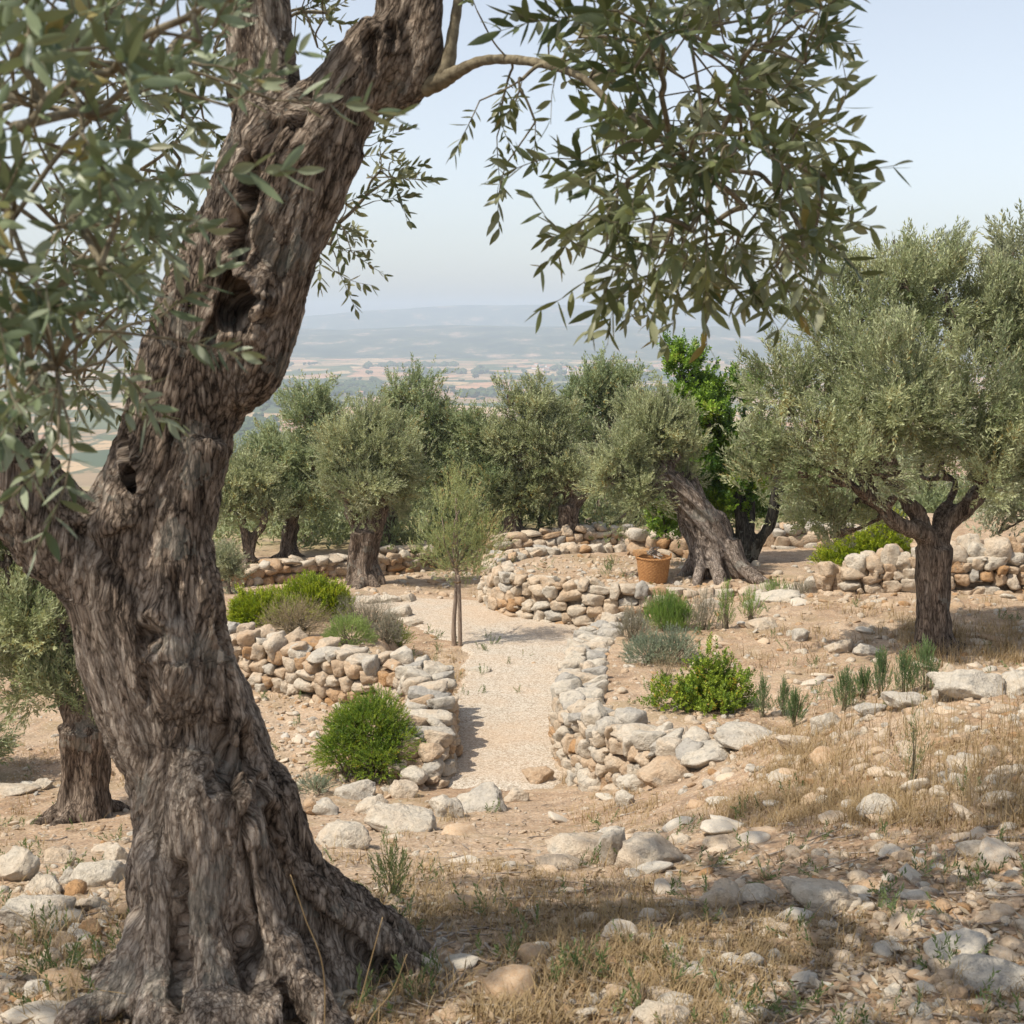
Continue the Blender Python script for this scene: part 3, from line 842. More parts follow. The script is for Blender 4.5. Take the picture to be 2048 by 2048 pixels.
def scatter(templates, P, D, scale=1.0, r=None, tone=None):
    """copies of sprig templates at P pointing along D, in one vertex array; returns V, quads, tone, stems"""
    r = r or rng
    P = np.asarray(P, float); n = len(P)
    R = frames(np.asarray(D, float), r.uniform(0, 6.283, n))
    sc = np.broadcast_to(scale, (n,)) * r.uniform(0.8, 1.2, n)
    base = np.clip(r.normal(0.48, 0.20, n), 0.05, 0.9) if tone is None else np.broadcast_to(tone, (n,))
    which = r.integers(0, len(templates), n)
    Vs, Qs, Ts, St, nv = [], [], [], [], 0
    for k, (V, F, T, st) in enumerate(templates):
        m = np.nonzero(which == k)[0]
        if not len(m): continue
        W = np.einsum('nij,vj->nvi', R[m], V) * sc[m][:, None, None] + P[m][:, None]
        Q = F[None] + (nv + np.arange(len(m)) * len(V))[:, None, None]
        Vs.append(W.reshape(-1, 3)); Qs.append(Q.reshape(-1, 4))
        Ts.append((base[m][:, None] + T[None]).ravel())
        St.append(np.einsum('nij,vj->nvi', R[m], st) * sc[m][:, None, None] + P[m][:, None])
        nv += len(m) * len(V)
    return np.vstack(Vs), np.vstack(Qs), np.clip(np.concatenate(Ts), 0, 1), np.concatenate(St)

OLIVE_T = [sprig(300 + k, n=14, length=0.20, leaf=0.060, width=0.0155, angle=50) for k in range(8)]
OLIVE_FAR_T = [sprig(320 + k, n=10, length=0.24, leaf=0.088, width=0.027, angle=48) for k in range(8)]
BROAD_T = [sprig(340 + k, n=14, length=0.18, leaf=0.062, width=0.030, angle=62, tipangle=35) for k in range(8)]
NEEDLE_T = [sprig(360 + k, n=22, length=0.20, leaf=0.040, width=0.0075, angle=38, style='spiral', tipangle=14) for k in range(8)]
SOFT_T = [sprig(380 + k, n=18, length=0.13, leaf=0.035, width=0.009, angle=45, style='spiral') for k in range(8)]
WISP_T = [sprig(400 + k, n=12, length=0.30, leaf=0.055, width=0.007, angle=30, style='spiral', tipangle=10, bend=0.2) for k in range(8)]
SAP_T = [sprig(480 + k, n=14, length=0.17, leaf=0.046, width=0.0095, angle=40, tipangle=16) for k in range(8)]
BUSH_T = [sprig(460 + k, n=18, length=.075, leaf=.020, width=.0068, angle=50, style='spiral', tipangle=25) for k in range(8)]
NEAR_T = [sprig(420 + k, n=11 + k % 6, length=0.13 + 0.012 * (k % 5), leaf=0.061, width=0.0145, angle=60, fine=True, bend=0.3, tipangle=28) for k in range(14)]
NEARSMALL_T = [sprig(440 + k, n=14, length=0.15, leaf=0.050, width=0.0135, angle=58, fine=True, bend=0.3) for k in range(8)]

def lobe_points(r, lobes, n_clumps, per, rc, shell=(0.62, 1.02), up=0.35, plume=0.0):
    """sprig places and directions for a crown made of lobes [(centre, radii)], grown as clumps on each lobe"""
    vol = np.array([np.prod(l[1]) ** (2 / 3) for l in lobes]); share = np.maximum(1, np.round(n_clumps * vol / vol.sum())).astype(int)
    P, D, B = [], [], []
    for (c, rad), k in zip(lobes, share):
        c = np.asarray(c, float); rad = np.asarray(rad, float)
        d = unit(r.normal(size=(k, 3)))
        q = d * r.uniform(*shell, (k, 1)) * (1 + 0.30 * vnoise(d * 2.4 + c, 7)[:, None])
        cen = c + q * rad
        out = unit(d / rad * rad.mean() + np.array([0, 0, up]))
        tb = np.clip(r.normal(0.48, 0.24, k), 0.04, 0.9)
        if plume: out = unit(d + np.array([0, 0, up + .35]) + r.normal(size=(k, 3)) * .35)
        hole = vnoise(cen * 1.7 / max(rad.mean(), .3), 17) if plume else np.zeros(k)
        for j in range(k):
            if hole[j] < -0.30: continue
            m = max(3, int(per * r.uniform(0.6, 1.4)))
            g = np.clip(r.normal(size=(m, 3)), -1.6, 1.6) * 0.36
            g += (g @ out[j])[:, None] * out[j] * 0.55
            pp = cen[j] + g * rc * r.uniform(0.75, 1.3)
            if plume:
                t = r.uniform(0, 1, m) ** 0.8
                lat = r.normal(size=(m, 3)) * .36; lat -= (lat @ out[j])[:, None] * out[j]
                Lp = plume * rc * r.uniform(.6, 1.5)
                pp = cen[j] + out[j] * ((t - .45) * Lp)[:, None] + lat * rc * (1.05 - .75 * t)[:, None]
                g = lat * (1.1 - .6 * t)[:, None]
            P.append(pp)
            D.append(unit(out[j] * 0.9 + g * 0.75 + np.array([0, 0, up]) + r.normal(size=(m, 3)) * 0.20))
            B.append(np.clip(tb[j] + r.normal(size=m) * 0.10, 0.02, 0.92))
    return np.vstack(P), np.vstack(D), np.concatenate(B)

# ------------------------------------------------------------------ trunks
def bark_coords(V, axis, squash=0.22):
    """(across, across, along*squash) relative to the nearest point of the axis polyline"""
    A = np.asarray(axis, float)
    seg = np.linalg.norm(np.diff(A, axis=0), axis=1); S = np.concatenate([[0], np.cumsum(seg)])
    best = np.full(len(V), 1e9); out = np.zeros((len(V), 3))
    for i in range(len(A) - 1):
        e = A[i + 1] - A[i]
        t = np.clip(((V - A[i]) @ e) / (e @ e), 0, 1) if 0 < i < len(A) - 2 else ((V - A[i]) @ e) / (e @ e)
        o = V - (A[i] + t[:, None] * e)
        d = np.sum(o * o, 1); m = d < best
        u = e / np.linalg.norm(e)
        b1 = unit(np.cross(u, [0.0, 1, 0.05])); b2 = np.cross(u, b1)
        best = np.where(m, d, best)
        out = np.where(m[:, None], np.stack([o @ b1, o @ b2, (S[i] + t * seg[i]) * squash], 1), out)
    return out

def trunk_mesh(name, tubes, axis, voxel, material, amp=0.012, freq=14, carve=None, smooth_it=3, squash=0.22, groove=0.0, groove_f=5):
    """tubes: [(points, radii)] fused into one skin, then roughened along the grain"""
    Vs, Qs, Ts, n = [], [], [], 0
    for P, R in tubes:
        V, q, t = tube_geo(P, R, 10)
        Vs.append(V); Qs.append(q + n); Ts.append(t + n); n += len(V)
    V, Nn, Q, T = remesh(np.vstack(Vs), np.vstack(Qs), np.vstack(Ts), voxel, smooth_it)
    B = bark_coords(V, axis, squash)
    h = amp * (fbm(B * freq, 4, 3, 0.6) + 0.6 * (0.5 - np.abs(fbm(B * freq * 2.1, 3, 9))))
    if groove:
        h = h - groove * np.clip(0.28 - np.abs(fbm(B * groove_f, 3, 21)), 0, 1) / 0.28
    if carve is not None:
        h = h + carve(V, Nn)
    V = V + Nn * h[:, None]
    return new_mesh(name, V, [Q, T], material, None, True, {'bark': ('FLOAT_VECTOR', B)})

def px_tube(pts, Y, sub=8):
    """[(u, v, half width px, dy)] at depth Y -> points, radii"""
    P = [list(at(u, v, Y + dy)) + [pxm(w, Y + dy)] for u, v, w, dy in pts]
    C = catmull(P, sub)
    return C[:, :3], np.maximum(C[:, 3], 0.004)

def gnarled_tubes(base, fork, r0, r1, roots=6, strands=5, r=None, flare=1.9, twist=0.5, bow=0.05):
    """a fluted old olive bole between base and fork: a bundle of strands that end in roots"""
    base, fork = np.array(base, float), np.array(fork, float)
    L = np.linalg.norm(fork - base)
    tubes = []
    side = r.normal(size=3) * bow * L; side[2] = 0
    def ax(t): return base + (fork - base) * t + side * math.sin(math.pi * t)
    ts = np.linspace(0, 1, 9)
    tubes.append((np.array([ax(t) for t in np.linspace(-0.05, 1.0, 9)]), np.array([r0 * 0.72 * (1 - t) + r1 * 0.85 * t for t in ts])))
    a0 = r.uniform(0, 6.28)
    for k in range(strands):
        a = a0 + k * 6.283 / strands + r.normal() * 0.2
        pts, rad = [], []
        for t in np.linspace(-0.04, 1.02, 11):
            rr = (r0 * (1 - t) + r1 * t)
            fl = 1 + (flare - 1) * math.exp(-max(t, 0) * 7)
            off = rr * 0.62 * fl * r.uniform(0.93, 1.07)
            aa = a + twist * t
            pts.append(ax(t) + np.array([math.cos(aa) * off, math.sin(aa) * off, 0]))
            rad.append(rr * r.uniform(0.36, 0.46) * (1 + 0.15 * math.exp(-max(t, 0) * 6)))
        tubes.append((np.array(pts), np.array(rad)))
    for k in range(roots):
        a = r.uniform(0, 6.28)
        d = np.array([math.cos(a), math.sin(a), 0])
        ln = r0 * r.uniform(1.7, 2.7)
        p0 = ax(0.2) + d * r0 * 0.6
        p1 = base + d * r0 * 1.15 + [0, 0, r0 * 0.35]
        p2 = base + d * ln; p2[2] = Hs(p2[0], p2[1]) - 0.02
        p3 = base + d * ln * 1.3; p3[2] = Hs(p3[0], p3[1]) - 0.12
        tubes.append((catmull([p0, p1, p2, p3], 5), np.interp(np.linspace(0, 1, 16), [0, 0.4, 0.8, 1], [r0 * 0.38, r0 * 0.36, r0 * 0.2, r0 * 0.08])))
    return tubes, [ax(t) for t in np.linspace(-0.1, 1, 7)]

def limb(p0, p1, r0, r1, r, sag=0.1, n=9):
    p0, p1 = np.array(p0, float), np.array(p1, float)
    L = np.linalg.norm(p1 - p0)
    m1 = p0 + (p1 - p0) * 0.35 + r.normal(size=3) * sag * L + [0, 0, 0.06 * L]
    m2 = p0 + (p1 - p0) * 0.7 + r.normal(size=3) * sag * L
    C = catmull([p0, m1, m2, p1], 4)
    return C, np.linspace(r0, r1, len(C))

def tree(name, label, group, base_uv, base_w, forks, lobes, leaves='olive', templates=None, n_clumps=60, per=40, rc=0.26, bark='bark', voxel=0.03,
         seed=1, sprig_scale=1.0, Y=None, up=0.35, limbs_shown=True, trunk_kw=None, root_n=6, strands=5, lobe_dy=0.0, custom=None, cat='olive tree', twig=False, inner=None, flat=1.0):
    """forks: [(u,v,half width px)] up the bole; lobes: [(u,v,radius px,dy[,squash])]"""
    r = np.random.default_rng(seed)
    b = ground(*base_uv) if Y is None else Vector((at(base_uv[0], base_uv[1], Y).x, Y, Hs(at(base_uv[0], base_uv[1], Y).x, Y)))
    Y = b.y
    root = thing(name, b, label, cat, group)
    LB = []
    for l in lobes:
        c = at(l[0], l[1], Y + l[3]); rad = pxm(l[2], Y + l[3]); rad = max(rad - (0.34 if templates is OLIVE_FAR_T else 0.25) * sprig_scale, rad * .55)
        sq = l[4] if len(l) > 4 else 0.85
        LB.append((np.array(c), np.array([rad, rad * flat, rad * max(sq, .92)])))
    if custom is not None:
        tubes, axis = custom(Y, b, r)
        tips = [tubes[0][0][-1]]
    else:
        r0 = pxm(base_w, Y)
        tops = [(np.array(at(u, v, Y + (f[0] if f else 0.0))), pxm(w, Y)) for u, v, w, *f in forks]
        tubes, axis = gnarled_tubes(b, tops[0][0], r0, tops[0][1] * 1.15, root_n, strands, r, **(trunk_kw or {}))
        for p, w in tops[1:]:
            P, R = limb(tops[0][0] - np.array([0, 0, r0 * 0.5]), p, tops[0][1] * 0.75, w, r, 0.05)
            tubes.append((P, R))
        tips = [p for p, w in (tops[1:] or tops)]
    if limbs_shown:
        for c, rad in LB:
            k = int(np.argmin([np.linalg.norm(c - t) for t in tips]))
            rr = max(pxm(base_w, Y) * 0.26, voxel * 1.3)
            P, R = limb(tips[k], c + (c - tips[k]) * 0.12, rr, max(rr * 0.3, voxel * .9), r, 0.09)
            tubes.append((P, R))
            for _ in range(3):
                e = c + unit(r.normal(size=3)) * rad * 0.8
                q = P[r.integers(4, len(P))]
                P2, R2 = limb(q, e, rr * 0.38, rr * 0.12, r, 0.1)
                tubes.append((P2, np.maximum(R2, voxel * 0.85)))
    me = trunk_mesh('trunk', tubes, axis, voxel, M[bark], amp=0.05 * pxm(base_w, Y), freq=2.2 / pxm(base_w, Y), groove=0.10 * pxm(base_w, Y), groove_f=0.75 / pxm(base_w, Y))
    link('trunk', me, root)
    P, D, B = lobe_points(r, LB, int(n_clumps * 0.62), per * 1.45, rc * 0.95, shell=(0.72, 1.06), up=up, plume=2.1)
    # shoots that break the outline
    TL = []
    for cc, rd in LB:
        for _ in range(5 if len(LB) < 14 else 4):
            d = unit(r.normal(size=3) + np.array([0, 0, .45]))
            q = r.uniform(.16, .34)
            TL.append((cc + d * rd * r.uniform(.95, 1.12), rd * q * np.array([1, 1, 1.5])))
    P3, D3, B3 = lobe_points(r, TL, len(TL) * 2, per * 0.55, rc * .5, shell=(.2, .9), up=up + .7, plume=2.4)
    P, D, B = np.vstack([P, P3]), np.vstack([D, D3]), np.concatenate([B, B3])
    P2, D2, B2 = lobe_points(r, LB, n_clumps // 2, per // 2 + 2, rc * 1.3, shell=(0.25, 0.70), up=up)
    P, D, B = np.vstack([P, P2]), np.vstack([D, D2]), np.concatenate([B, B2])
    tpl = templates or OLIVE_T
    V, Q, T, st = scatter(tpl, P, D, sprig_scale, r, B)
    link('crown', new_mesh('crown', V, [Q], M[leaves], T, False), root)
    return root

def stem_tubes(paths, radius, sides=3):
    """thin stems (n,k,3) as one mesh's arrays"""
    n, k, _ = paths.shape
    T = unit(np.gradient(paths, axis=1))
    ref = np.array([0.3, 0.5, 0.81])
    a = unit(np.cross(T, ref)); b = np.cross(T, a)
    ang = np.arange(sides) * 2 * math.pi / sides
    rad = (np.broadcast_to(radius, (n,))[:, None] * np.linspace(1, 0.45, k)[None])[..., None, None]
    V = paths[:, :, None] + rad * (np.cos(ang)[None, None, :, None] * a[:, :, None] + np.sin(ang)[None, None, :, None] * b[:, :, None])
    i = np.arange(n * k * sides).reshape(n, k, sides)
    q = np.stack([i[:, :-1], np.roll(i[:, :-1], -1, 2), np.roll(i[:, 1:], -1, 2), i[:, 1:]], -1).reshape(-1, 4)
    return V.reshape(-1, 3), q
# ------------------------------------------------------------------ the grove
GRP = 'olive trees of the terraced grove'

def twisted_bole(Y, b, r):
    """the leaning ancient bole: ropes of wood winding round a core, fanned out into roots"""
    core = px_tube([(1350, 1110, 29, 0), (1346, 1060, 28, 0), (1334, 1018, 31, 0), (1312, 972, 30, 0), (1286, 932, 25, 0), (1258, 895, 17, 0)], Y)
    hump = px_tube([(1350, 1065, 24, .02), (1360, 1022, 25, .02), (1362, 990, 20, .02), (1346, 972, 13, .02), (1322, 965, 8, .0)], Y)
    horn = px_tube([(1322, 985, 26, .1), (1314, 940, 17, .12), (1306, 900, 10, .14), (1302, 870, 6, .15)], Y)
    tubes = [core, hump, horn]
    P, R = core
    n = len(P)
    for k in range(7):
        a0 = k * 6.283 / 7 + r.normal() * 0.15
        pts, rad = [], []
        for i in range(n):
            t = i / (n - 1)
            a = a0 + 3.4 * t
            pts.append(P[i] + R[i] * 1.08 * np.array([math.cos(a), -math.sin(a), 0.25 * math.sin(a * 1.0)]))
            rad.append(R[i] * (0.30 + 0.09 * math.sin(6 * t + 2 * k)))
        tubes.append((np.array(pts), np.array(rad)))
    w = pxm(52, Y)
    for k, (du, ln, rr) in enumerate([(-38, 30, .11), (-28, 14, .12), (-5, 6, .13), (12, 22, .12), (28, 45, .12), (40, 62, .12), (46, 80, .10), (52, 60, .09), (-34, 22, .1), (30, 30, .1)]):
        fwd = -0.28 * (k % 3) + 0.1
        p0 = at(1347 + du * 0.8, 1015, Y) + Vector((0, fwd * 0.35, 0))
        p1 = at(1349 + du, 1058, Y) + Vector((0, fwd * 0.7, 0))
        e = Vector((p1.x + pxm(ln * (1 if du > -20 else -1), Y) * 0.6, p1.y + fwd * 0.6, 0)); e.z = Hs(e.x, e.y) + 0.02
        f = Vector((p1.x + pxm(ln * (1 if du > -20 else -1), Y) * 1.25, p1.y + fwd * 0.9, 0)); f.z = Hs(f.x, f.y) - 0.05
        C = catmull([list(p0), list(p1), list(e), list(f)], 6)
        tubes.append((C, np.interp(np.linspace(0, 1, len(C)), [0, 0.4, 0.75, 1], [rr, rr, rr * 0.6, rr * 0.25])))
    return tubes, [np.array(at(1352, 1130, Y)), np.array(at(1345, 1050, Y)), np.array(at(1328, 980, Y)), np.array(at(1285, 900, Y)), np.array(at(1260, 860, Y))]

def multi_stem(Y, b, r):
    tubes = []
    for u1, v1, w in ((1372, 985, 9), (1398, 970, 12), (1415, 960, 13), (1450, 985, 11), (1462, 978, 8), (1388, 930, 8)):
        tubes.append(px_tube([(1405 + (u1 - 1405) * .2, 1075, w * 1.25, r.normal() * .05), (1405 + (u1 - 1405) * 0.45, 1030, w * 1.05, r.normal() * .1), (u1, v1, w * .9, r.normal() * .15), (u1 + (u1 - 1405) * .5, v1 - 130, w * .5, r.normal() * .2)], Y))
    tubes.append(px_tube([(1300, 985, 4, -.5), (1255, 960, 4, -.6)], Y))
    return tubes, [np.array(b), np.array(at(1410, 900, Y)), np.array(at(1410, 800, Y))]

def build_grove():
    # large olive on the right
    tree('olive_tree', 'largest olive of the grove, its broad dense grey-green crown above a trunk forked in three', GRP, (1765, 1228), 29,
         [(1762, 1035, 31), (1668, 965, 13, -.3), (1712, 950, 15, -.1), (1790, 950, 13, .2), (1868, 905, 18, 0.1)],
         [(1480, 735, 105, 0), (1600, 640, 120, .3), (1720, 560, 120, .4), (1830, 590, 120, .5), (1930, 640, 130, .5), (1550, 830, 125, -.4), (1690, 745, 150, -.7), (1830, 760, 160, -.5),
          (1450, 905, 70, -.2), (1540, 960, 70, .2), (1640, 870, 100, -.9), (1960, 850, 130, -.2), (1860, 880, 90, -.7), (1760, 850, 70, 0.9), (1600, 560, 70, 0.6), (1705, 500, 45, .4), (1780, 510, 45, .6), (1530, 595, 55, .5), (2040, 760, 120, 0), (1640, 955, 45, .3), (1580, 1010, 36, .2), (1430, 830, 40, -.2)],
         n_clumps=520, per=24, rc=0.24, seed=31, voxel=0.022, strands=6)
    # the same kind, behind it at the edge of the frame
    tree('olive_tree', 'tall pale olive whose top rises behind the largest olive at the edge of the photo', GRP, (2040, 1150), 30, [(2030, 980, 26), (1960, 800, 10), (2080, 800, 10)],
         [(1900, 520, 60, 0), (1945, 480, 75, 0), (2010, 560, 110, 0), (1930, 640, 90, .3), (2060, 700, 130, 0), (1990, 790, 120, .2), (1900, 900, 90, .3), (1990, 960, 80, .2), (1890, 985, 50, .6)], n_clumps=150, per=24, rc=0.3, seed=32, Y=17.6, leaves='olive_pale', templates=OLIVE_FAR_T)
    # ancient twisted olive
    tree('olive_tree', 'ancient olive with a thick twisted leaning trunk and spreading roots beside the basket', GRP, (1345, 1088), 50, [],
         [(1175, 860, 62, -.2), (1240, 820, 72, 0), (1285, 850, 46, .1), (1210, 925, 45, -.3), (1262, 785, 44, .2), (1150, 905, 36, -.2), (1225, 790, 55, .3), (1180, 970, 26, -.1), (1290, 900, 36, .2)],
         n_clumps=200, per=22, rc=0.22, bark='bark_grey', seed=33, voxel=0.014, custom=twisted_bole)
    # bright green tree with many stems
    tree('green_tree', 'bright green leafy tree with several dark stems behind the twisted trunk', None, (1408, 1062), 26, [],
         [(1288, 690, 42, .1), (1305, 750, 46, .1), (1425, 830, 50, .4), (1420, 905, 46, .3), (1340, 780, 40, -.3), (1320, 900, 34, -.2), (1360, 760, 42, .2), (1345, 830, 55, 0), (1390, 830, 45, .3), (1370, 900, 55, 0), (1355, 950, 50, -.1), (1400, 960, 45, .3), (1265, 985, 30, -.5), (1245, 970, 22, -.5), (1335, 715, 22, .2), (1400, 745, 25, .3), (1275, 680, 16, .1), (1250, 1000, 16, -.5)],
         leaves='green_tree', templates=BROAD_T, n_clumps=190, per=22, rc=0.2, bark='bark_dark', seed=34, voxel=0.024, custom=multi_stem, cat='tree', up=0.5)
    # middle row
    tree('olive_tree', 'rounded olive with a trunk split like a V in front of the far wall', GRP, (688, 1103), 28, [(690, 1000, 29), (655, 960, 13), (722, 950, 16)],
         [(650, 850, 62, -.3), (720, 850, 70, -.2), (690, 800, 45, 0), (640, 920, 48, -.2), (740, 920, 52, .1), (690, 910, 60, -.6), (630, 870, 40, 0), (770, 880, 45, .2), (690, 960, 40, -.2)],
         n_clumps=230, per=20, rc=0.26, seed=35, templates=OLIVE_T, leaves='olive')
    tree('olive_tree', 'bushy olive with its dark trunk behind the far wall, beside the rounded olive', GRP, (546, 1052), 15, [(550, 990, 14), (535, 930, 8), (570, 930, 8)],
         [(590, 790, 58, 0), (560, 770, 32, 0), (630, 790, 30, .2), (530, 860, 55, 0), (510, 920, 42, .1), (590, 870, 60, -.1), (560, 940, 50, -.2), (500, 870, 34, .2), (600, 950, 40, 0)],
         n_clumps=200, per=18, rc=0.3, seed=36, templates=OLIVE_FAR_T, leaves='olive_dark', sprig_scale=0.82)
    tree('olive_tree', 'tall olive with two spiky tops rising behind the rounded olive', GRP, (732, 1035), 17, [(732, 960, 16), (760, 900, 9)],
         [(790, 790, 62, 0), (750, 745, 30, 0), (795, 740, 34, .1), (830, 830, 50, 0), (760, 830, 60, .1), (830, 900, 50, 0), (845, 790, 25, 0), (790, 900, 60, -.2), (740, 770, 28, .2), (760, 955, 40, -.1)],
         n_clumps=230, per=18, rc=0.3, seed=37, templates=OLIVE_FAR_T, leaves='olive_dark', sprig_scale=0.82)
    tree('olive_tree', 'olive with two slanting dark stems at the end of the far wall', GRP, (470, 1062), 12, [(470, 1050, 12), (452, 970, 9), (500, 965, 8)],
         [(440, 920, 45, 0), (480, 910, 45, .2), (430, 960, 36, -.1), (470, 970, 36, .1), (510, 960, 30, 0)], n_clumps=100, per=18, rc=0.28, seed=38, templates=OLIVE_FAR_T, sprig_scale=0.82)
    tree('olive_tree', 'small olive with a thin crooked trunk between two larger ones behind the far wall', GRP, (577, 1052), 7, [(580, 1020, 7), (600, 995, 5), (565, 1000, 4)],
         [(580, 985, 30, 0), (610, 975, 26, 0)], n_clumps=40, per=16, rc=0.22, seed=39, templates=OLIVE_FAR_T, sprig_scale=0.8, Y=27)
    tree('olive_tree', 'dense olive whose trunk splits off a slanting limb before the shaded far wall', GRP, (1078, 1030), 18, [(1075, 955, 19), (1075, 900, 14), (1118, 905, 9)],
         [(1010, 780, 58, 0), (985, 840, 62, -.1), (1040, 860, 66, -.2), (1000, 910, 50, 0), (1060, 810, 50, .1), (945, 830, 42, 0), (930, 900, 32, .2), (960, 950, 32, .1), (1075, 900, 40, -.3), (1010, 745, 26, 0), (970, 760, 24, .1), (1040, 950, 30, 0)],
         n_clumps=250, per=20, rc=0.28, seed=40, templates=OLIVE_FAR_T, leaves='olive', sprig_scale=0.82)
    tree('olive_tree', 'olive with a short stout pale-sided trunk above the shaded far wall', GRP, (972, 1008), 17, [(968, 965, 15), (990, 930, 8)],
         [(920, 860, 45, .3), (940, 930, 40, 0), (900, 820, 40, .4), (980, 930, 36, 0), (905, 920, 36, .3)], n_clumps=110, per=18, rc=0.3, seed=41, templates=OLIVE_FAR_T, leaves='olive_dark')
    tree('olive_tree', 'thin leaning olive trunk just beyond the stout pale-sided one', GRP, (1022, 1000), 5, [(1012, 960, 5)], [(1010, 930, 32, 0), (1040, 925, 30, 0)], n_clumps=36, per=16, rc=0.25, seed=42, templates=OLIVE_FAR_T)
    tree('olive_tree', 'olive with a high rounded top and leaning dark trunk behind the twisted tree', GRP, (1128, 990), 16, [(1140, 945, 13), (1150, 900, 9)],
         [(1120, 750, 50, 0), (1170, 770, 50, 0), (1190, 720, 26, 0), (1140, 720, 36, .1), (1200, 800, 40, .2), (1110, 820, 50, .1), (1180, 850, 60, 0), (1090, 760, 32, .1)],
         n_clumps=170, per=18, rc=0.32, seed=43, templates=OLIVE_FAR_T, leaves='olive_dark')
    for k, (u, v, w, lab) in enumerate([(1160, 985, 8, 'slim dark olive trunk beside the leaning dark one, beyond the twisted tree'), (1192, 988, 10, 'dark olive trunk nearest the stub wall, beyond the twisted tree')]):
        tree('olive_tree', lab, GRP, (u, v), w, [(u + 2, v - 45, w * .8)], [(u, v - 95, 36, 0), (u + 25, v - 80, 30, .3), (u - 20, v - 75, 28, .2)], n_clumps=50, per=16, rc=0.3, seed=44 + k, templates=OLIVE_FAR_T, leaves='olive_dark')
    # olive at the left, lower down the slope
    tree('olive_tree', 'smaller olive with a hollow knotted trunk partly hidden behind the great trunk', GRP, (160, 1545), 44, [(160, 1370, 46), (118, 1300, 18), (185, 1290, 20)],
         [(60, 1180, 95, 0), (110, 1080, 80, .2), (20, 1060, 80, .2), (150, 1200, 70, .3), (50, 1290, 60, .1), (130, 1300, 50, -.1), (30, 1000, 60, .3), (-40, 1180, 90, .2), (180, 1110, 60, .4), (190, 1360, 24, .0)],
         n_clumps=240, per=18, rc=0.16, seed=46, voxel=0.016, sprig_scale=0.85, leaves='olive', trunk_kw=dict(flare=1.5))
    tree('olive_tree', 'dark olive at the picture edge of which only a low spray shows', GRP, (-160, 1480), 30, [(-150, 1380, 26)],
         [(-60, 1400, 60, 0), (-120, 1340, 80, 0), (-30, 1390, 30, -.1), (-90, 1300, 70, .1)], n_clumps=90, per=18, rc=0.16, seed=47, sprig_scale=0.85, leaves='olive_dark')
    tree('olive_tree', 'young pale olive sapling peeping out beside the great trunk, in front of the far wall', GRP, (432, 1120), 4, [(430, 1080, 3)],
         [(428, 1050, 24, 0), (425, 1090, 22, 0), (440, 1075, 18, 0), (410, 1060, 24, .1)], n_clumps=50, per=14, rc=0.12, seed=48, sprig_scale=0.8, leaves='olive_pale', voxel=0.015)

def far_grove():
    """olives further down the slope, seen in the gaps between the nearer crowns"""
    spec = []
    r = np.random.default_rng(77)
    n = 0
    src = None
    for (u, Y, h) in [(560, 36, 3.6), (640, 42, 3.2), (850, 33, 3.4), (875, 40, 3.6), (905, 46, 3.4), (700, 48, 3.4), (480, 44, 3.4), (1100, 38, 3.2), (1230, 36, 3.2), (1010, 44, 3.2), (1270, 44, 3.4), (1160, 50, 3.6), (1340, 33, 2.6), (1480, 34, 2.8), (1560, 38, 3.0), (1650, 33, 2.8),
                      (420, 38, 3.2), (780, 52, 3.5), (960, 56, 3.5), (1500, 28, 2.2), (1750, 30, 2.6), (1900, 32, 3.0)]:
        x = at(u, 900, Y).x
        z = Hs(x, Y)
        lab = 'grey-green olive of the row down the slope, glimpsed between the nearer trunks'
        root = thing('far_olive_tree', (x, Y, z), lab, 'olive tree', 'olives further down the slope')
        if src is None or n % 6 == 0:
            rr = np.random.default_rng(600 + n)
            LB = [(np.array([rr.normal() * .5, rr.normal() * .5, 2.0 + rr.normal() * .4]), np.array([.95, .95, .8]) * rr.uniform(.7, 1.1)) for _ in range(7)]
            P, D, B = lobe_points(rr, LB, 90, 14, 0.36)
            V, Q, T, st = scatter(OLIVE_FAR_T, P, D, 1.25, rr, B)
            crown = new_mesh('crown', V, [Q], M['olive'], T, False)
            tb, ax = [], [np.array([0, 0, -.2]), np.array([0, 0, .6]), np.array([.1, 0, 1.4])]
            tb.append((catmull([[0, 0, -.2], [.05, 0, .5], [.1, 0, 1.3]], 5), np.linspace(.24, .16, 11)))
            tb.append(limb([.1, 0, 1.1], [-.6, .2, 2.1], .12, .05, rr)); tb.append(limb([.1, 0, 1.1], [.7, -.1, 2.2], .12, .05, rr))
            trunk = trunk_mesh('trunk', tb, ax, 0.05, M['bark'], amp=0.01, freq=8)
            src = (crown, trunk)
        for nm, me in (('trunk', src[1]), ('crown', src[0])):
            o = bpy.data.objects.new(nm, me); COL.objects.link(o); o.parent = root
        root.rotation_euler = (0, 0, r.uniform(0, 6.28))
        s = h / 2.9 * .68
        root.scale = (s, s, s)
        n += 1
# ------------------------------------------------------------------ the great olive in front
def in_poly(u, v, poly):
    return poly_sd(np.asarray(u, float), np.asarray(v, float), poly)

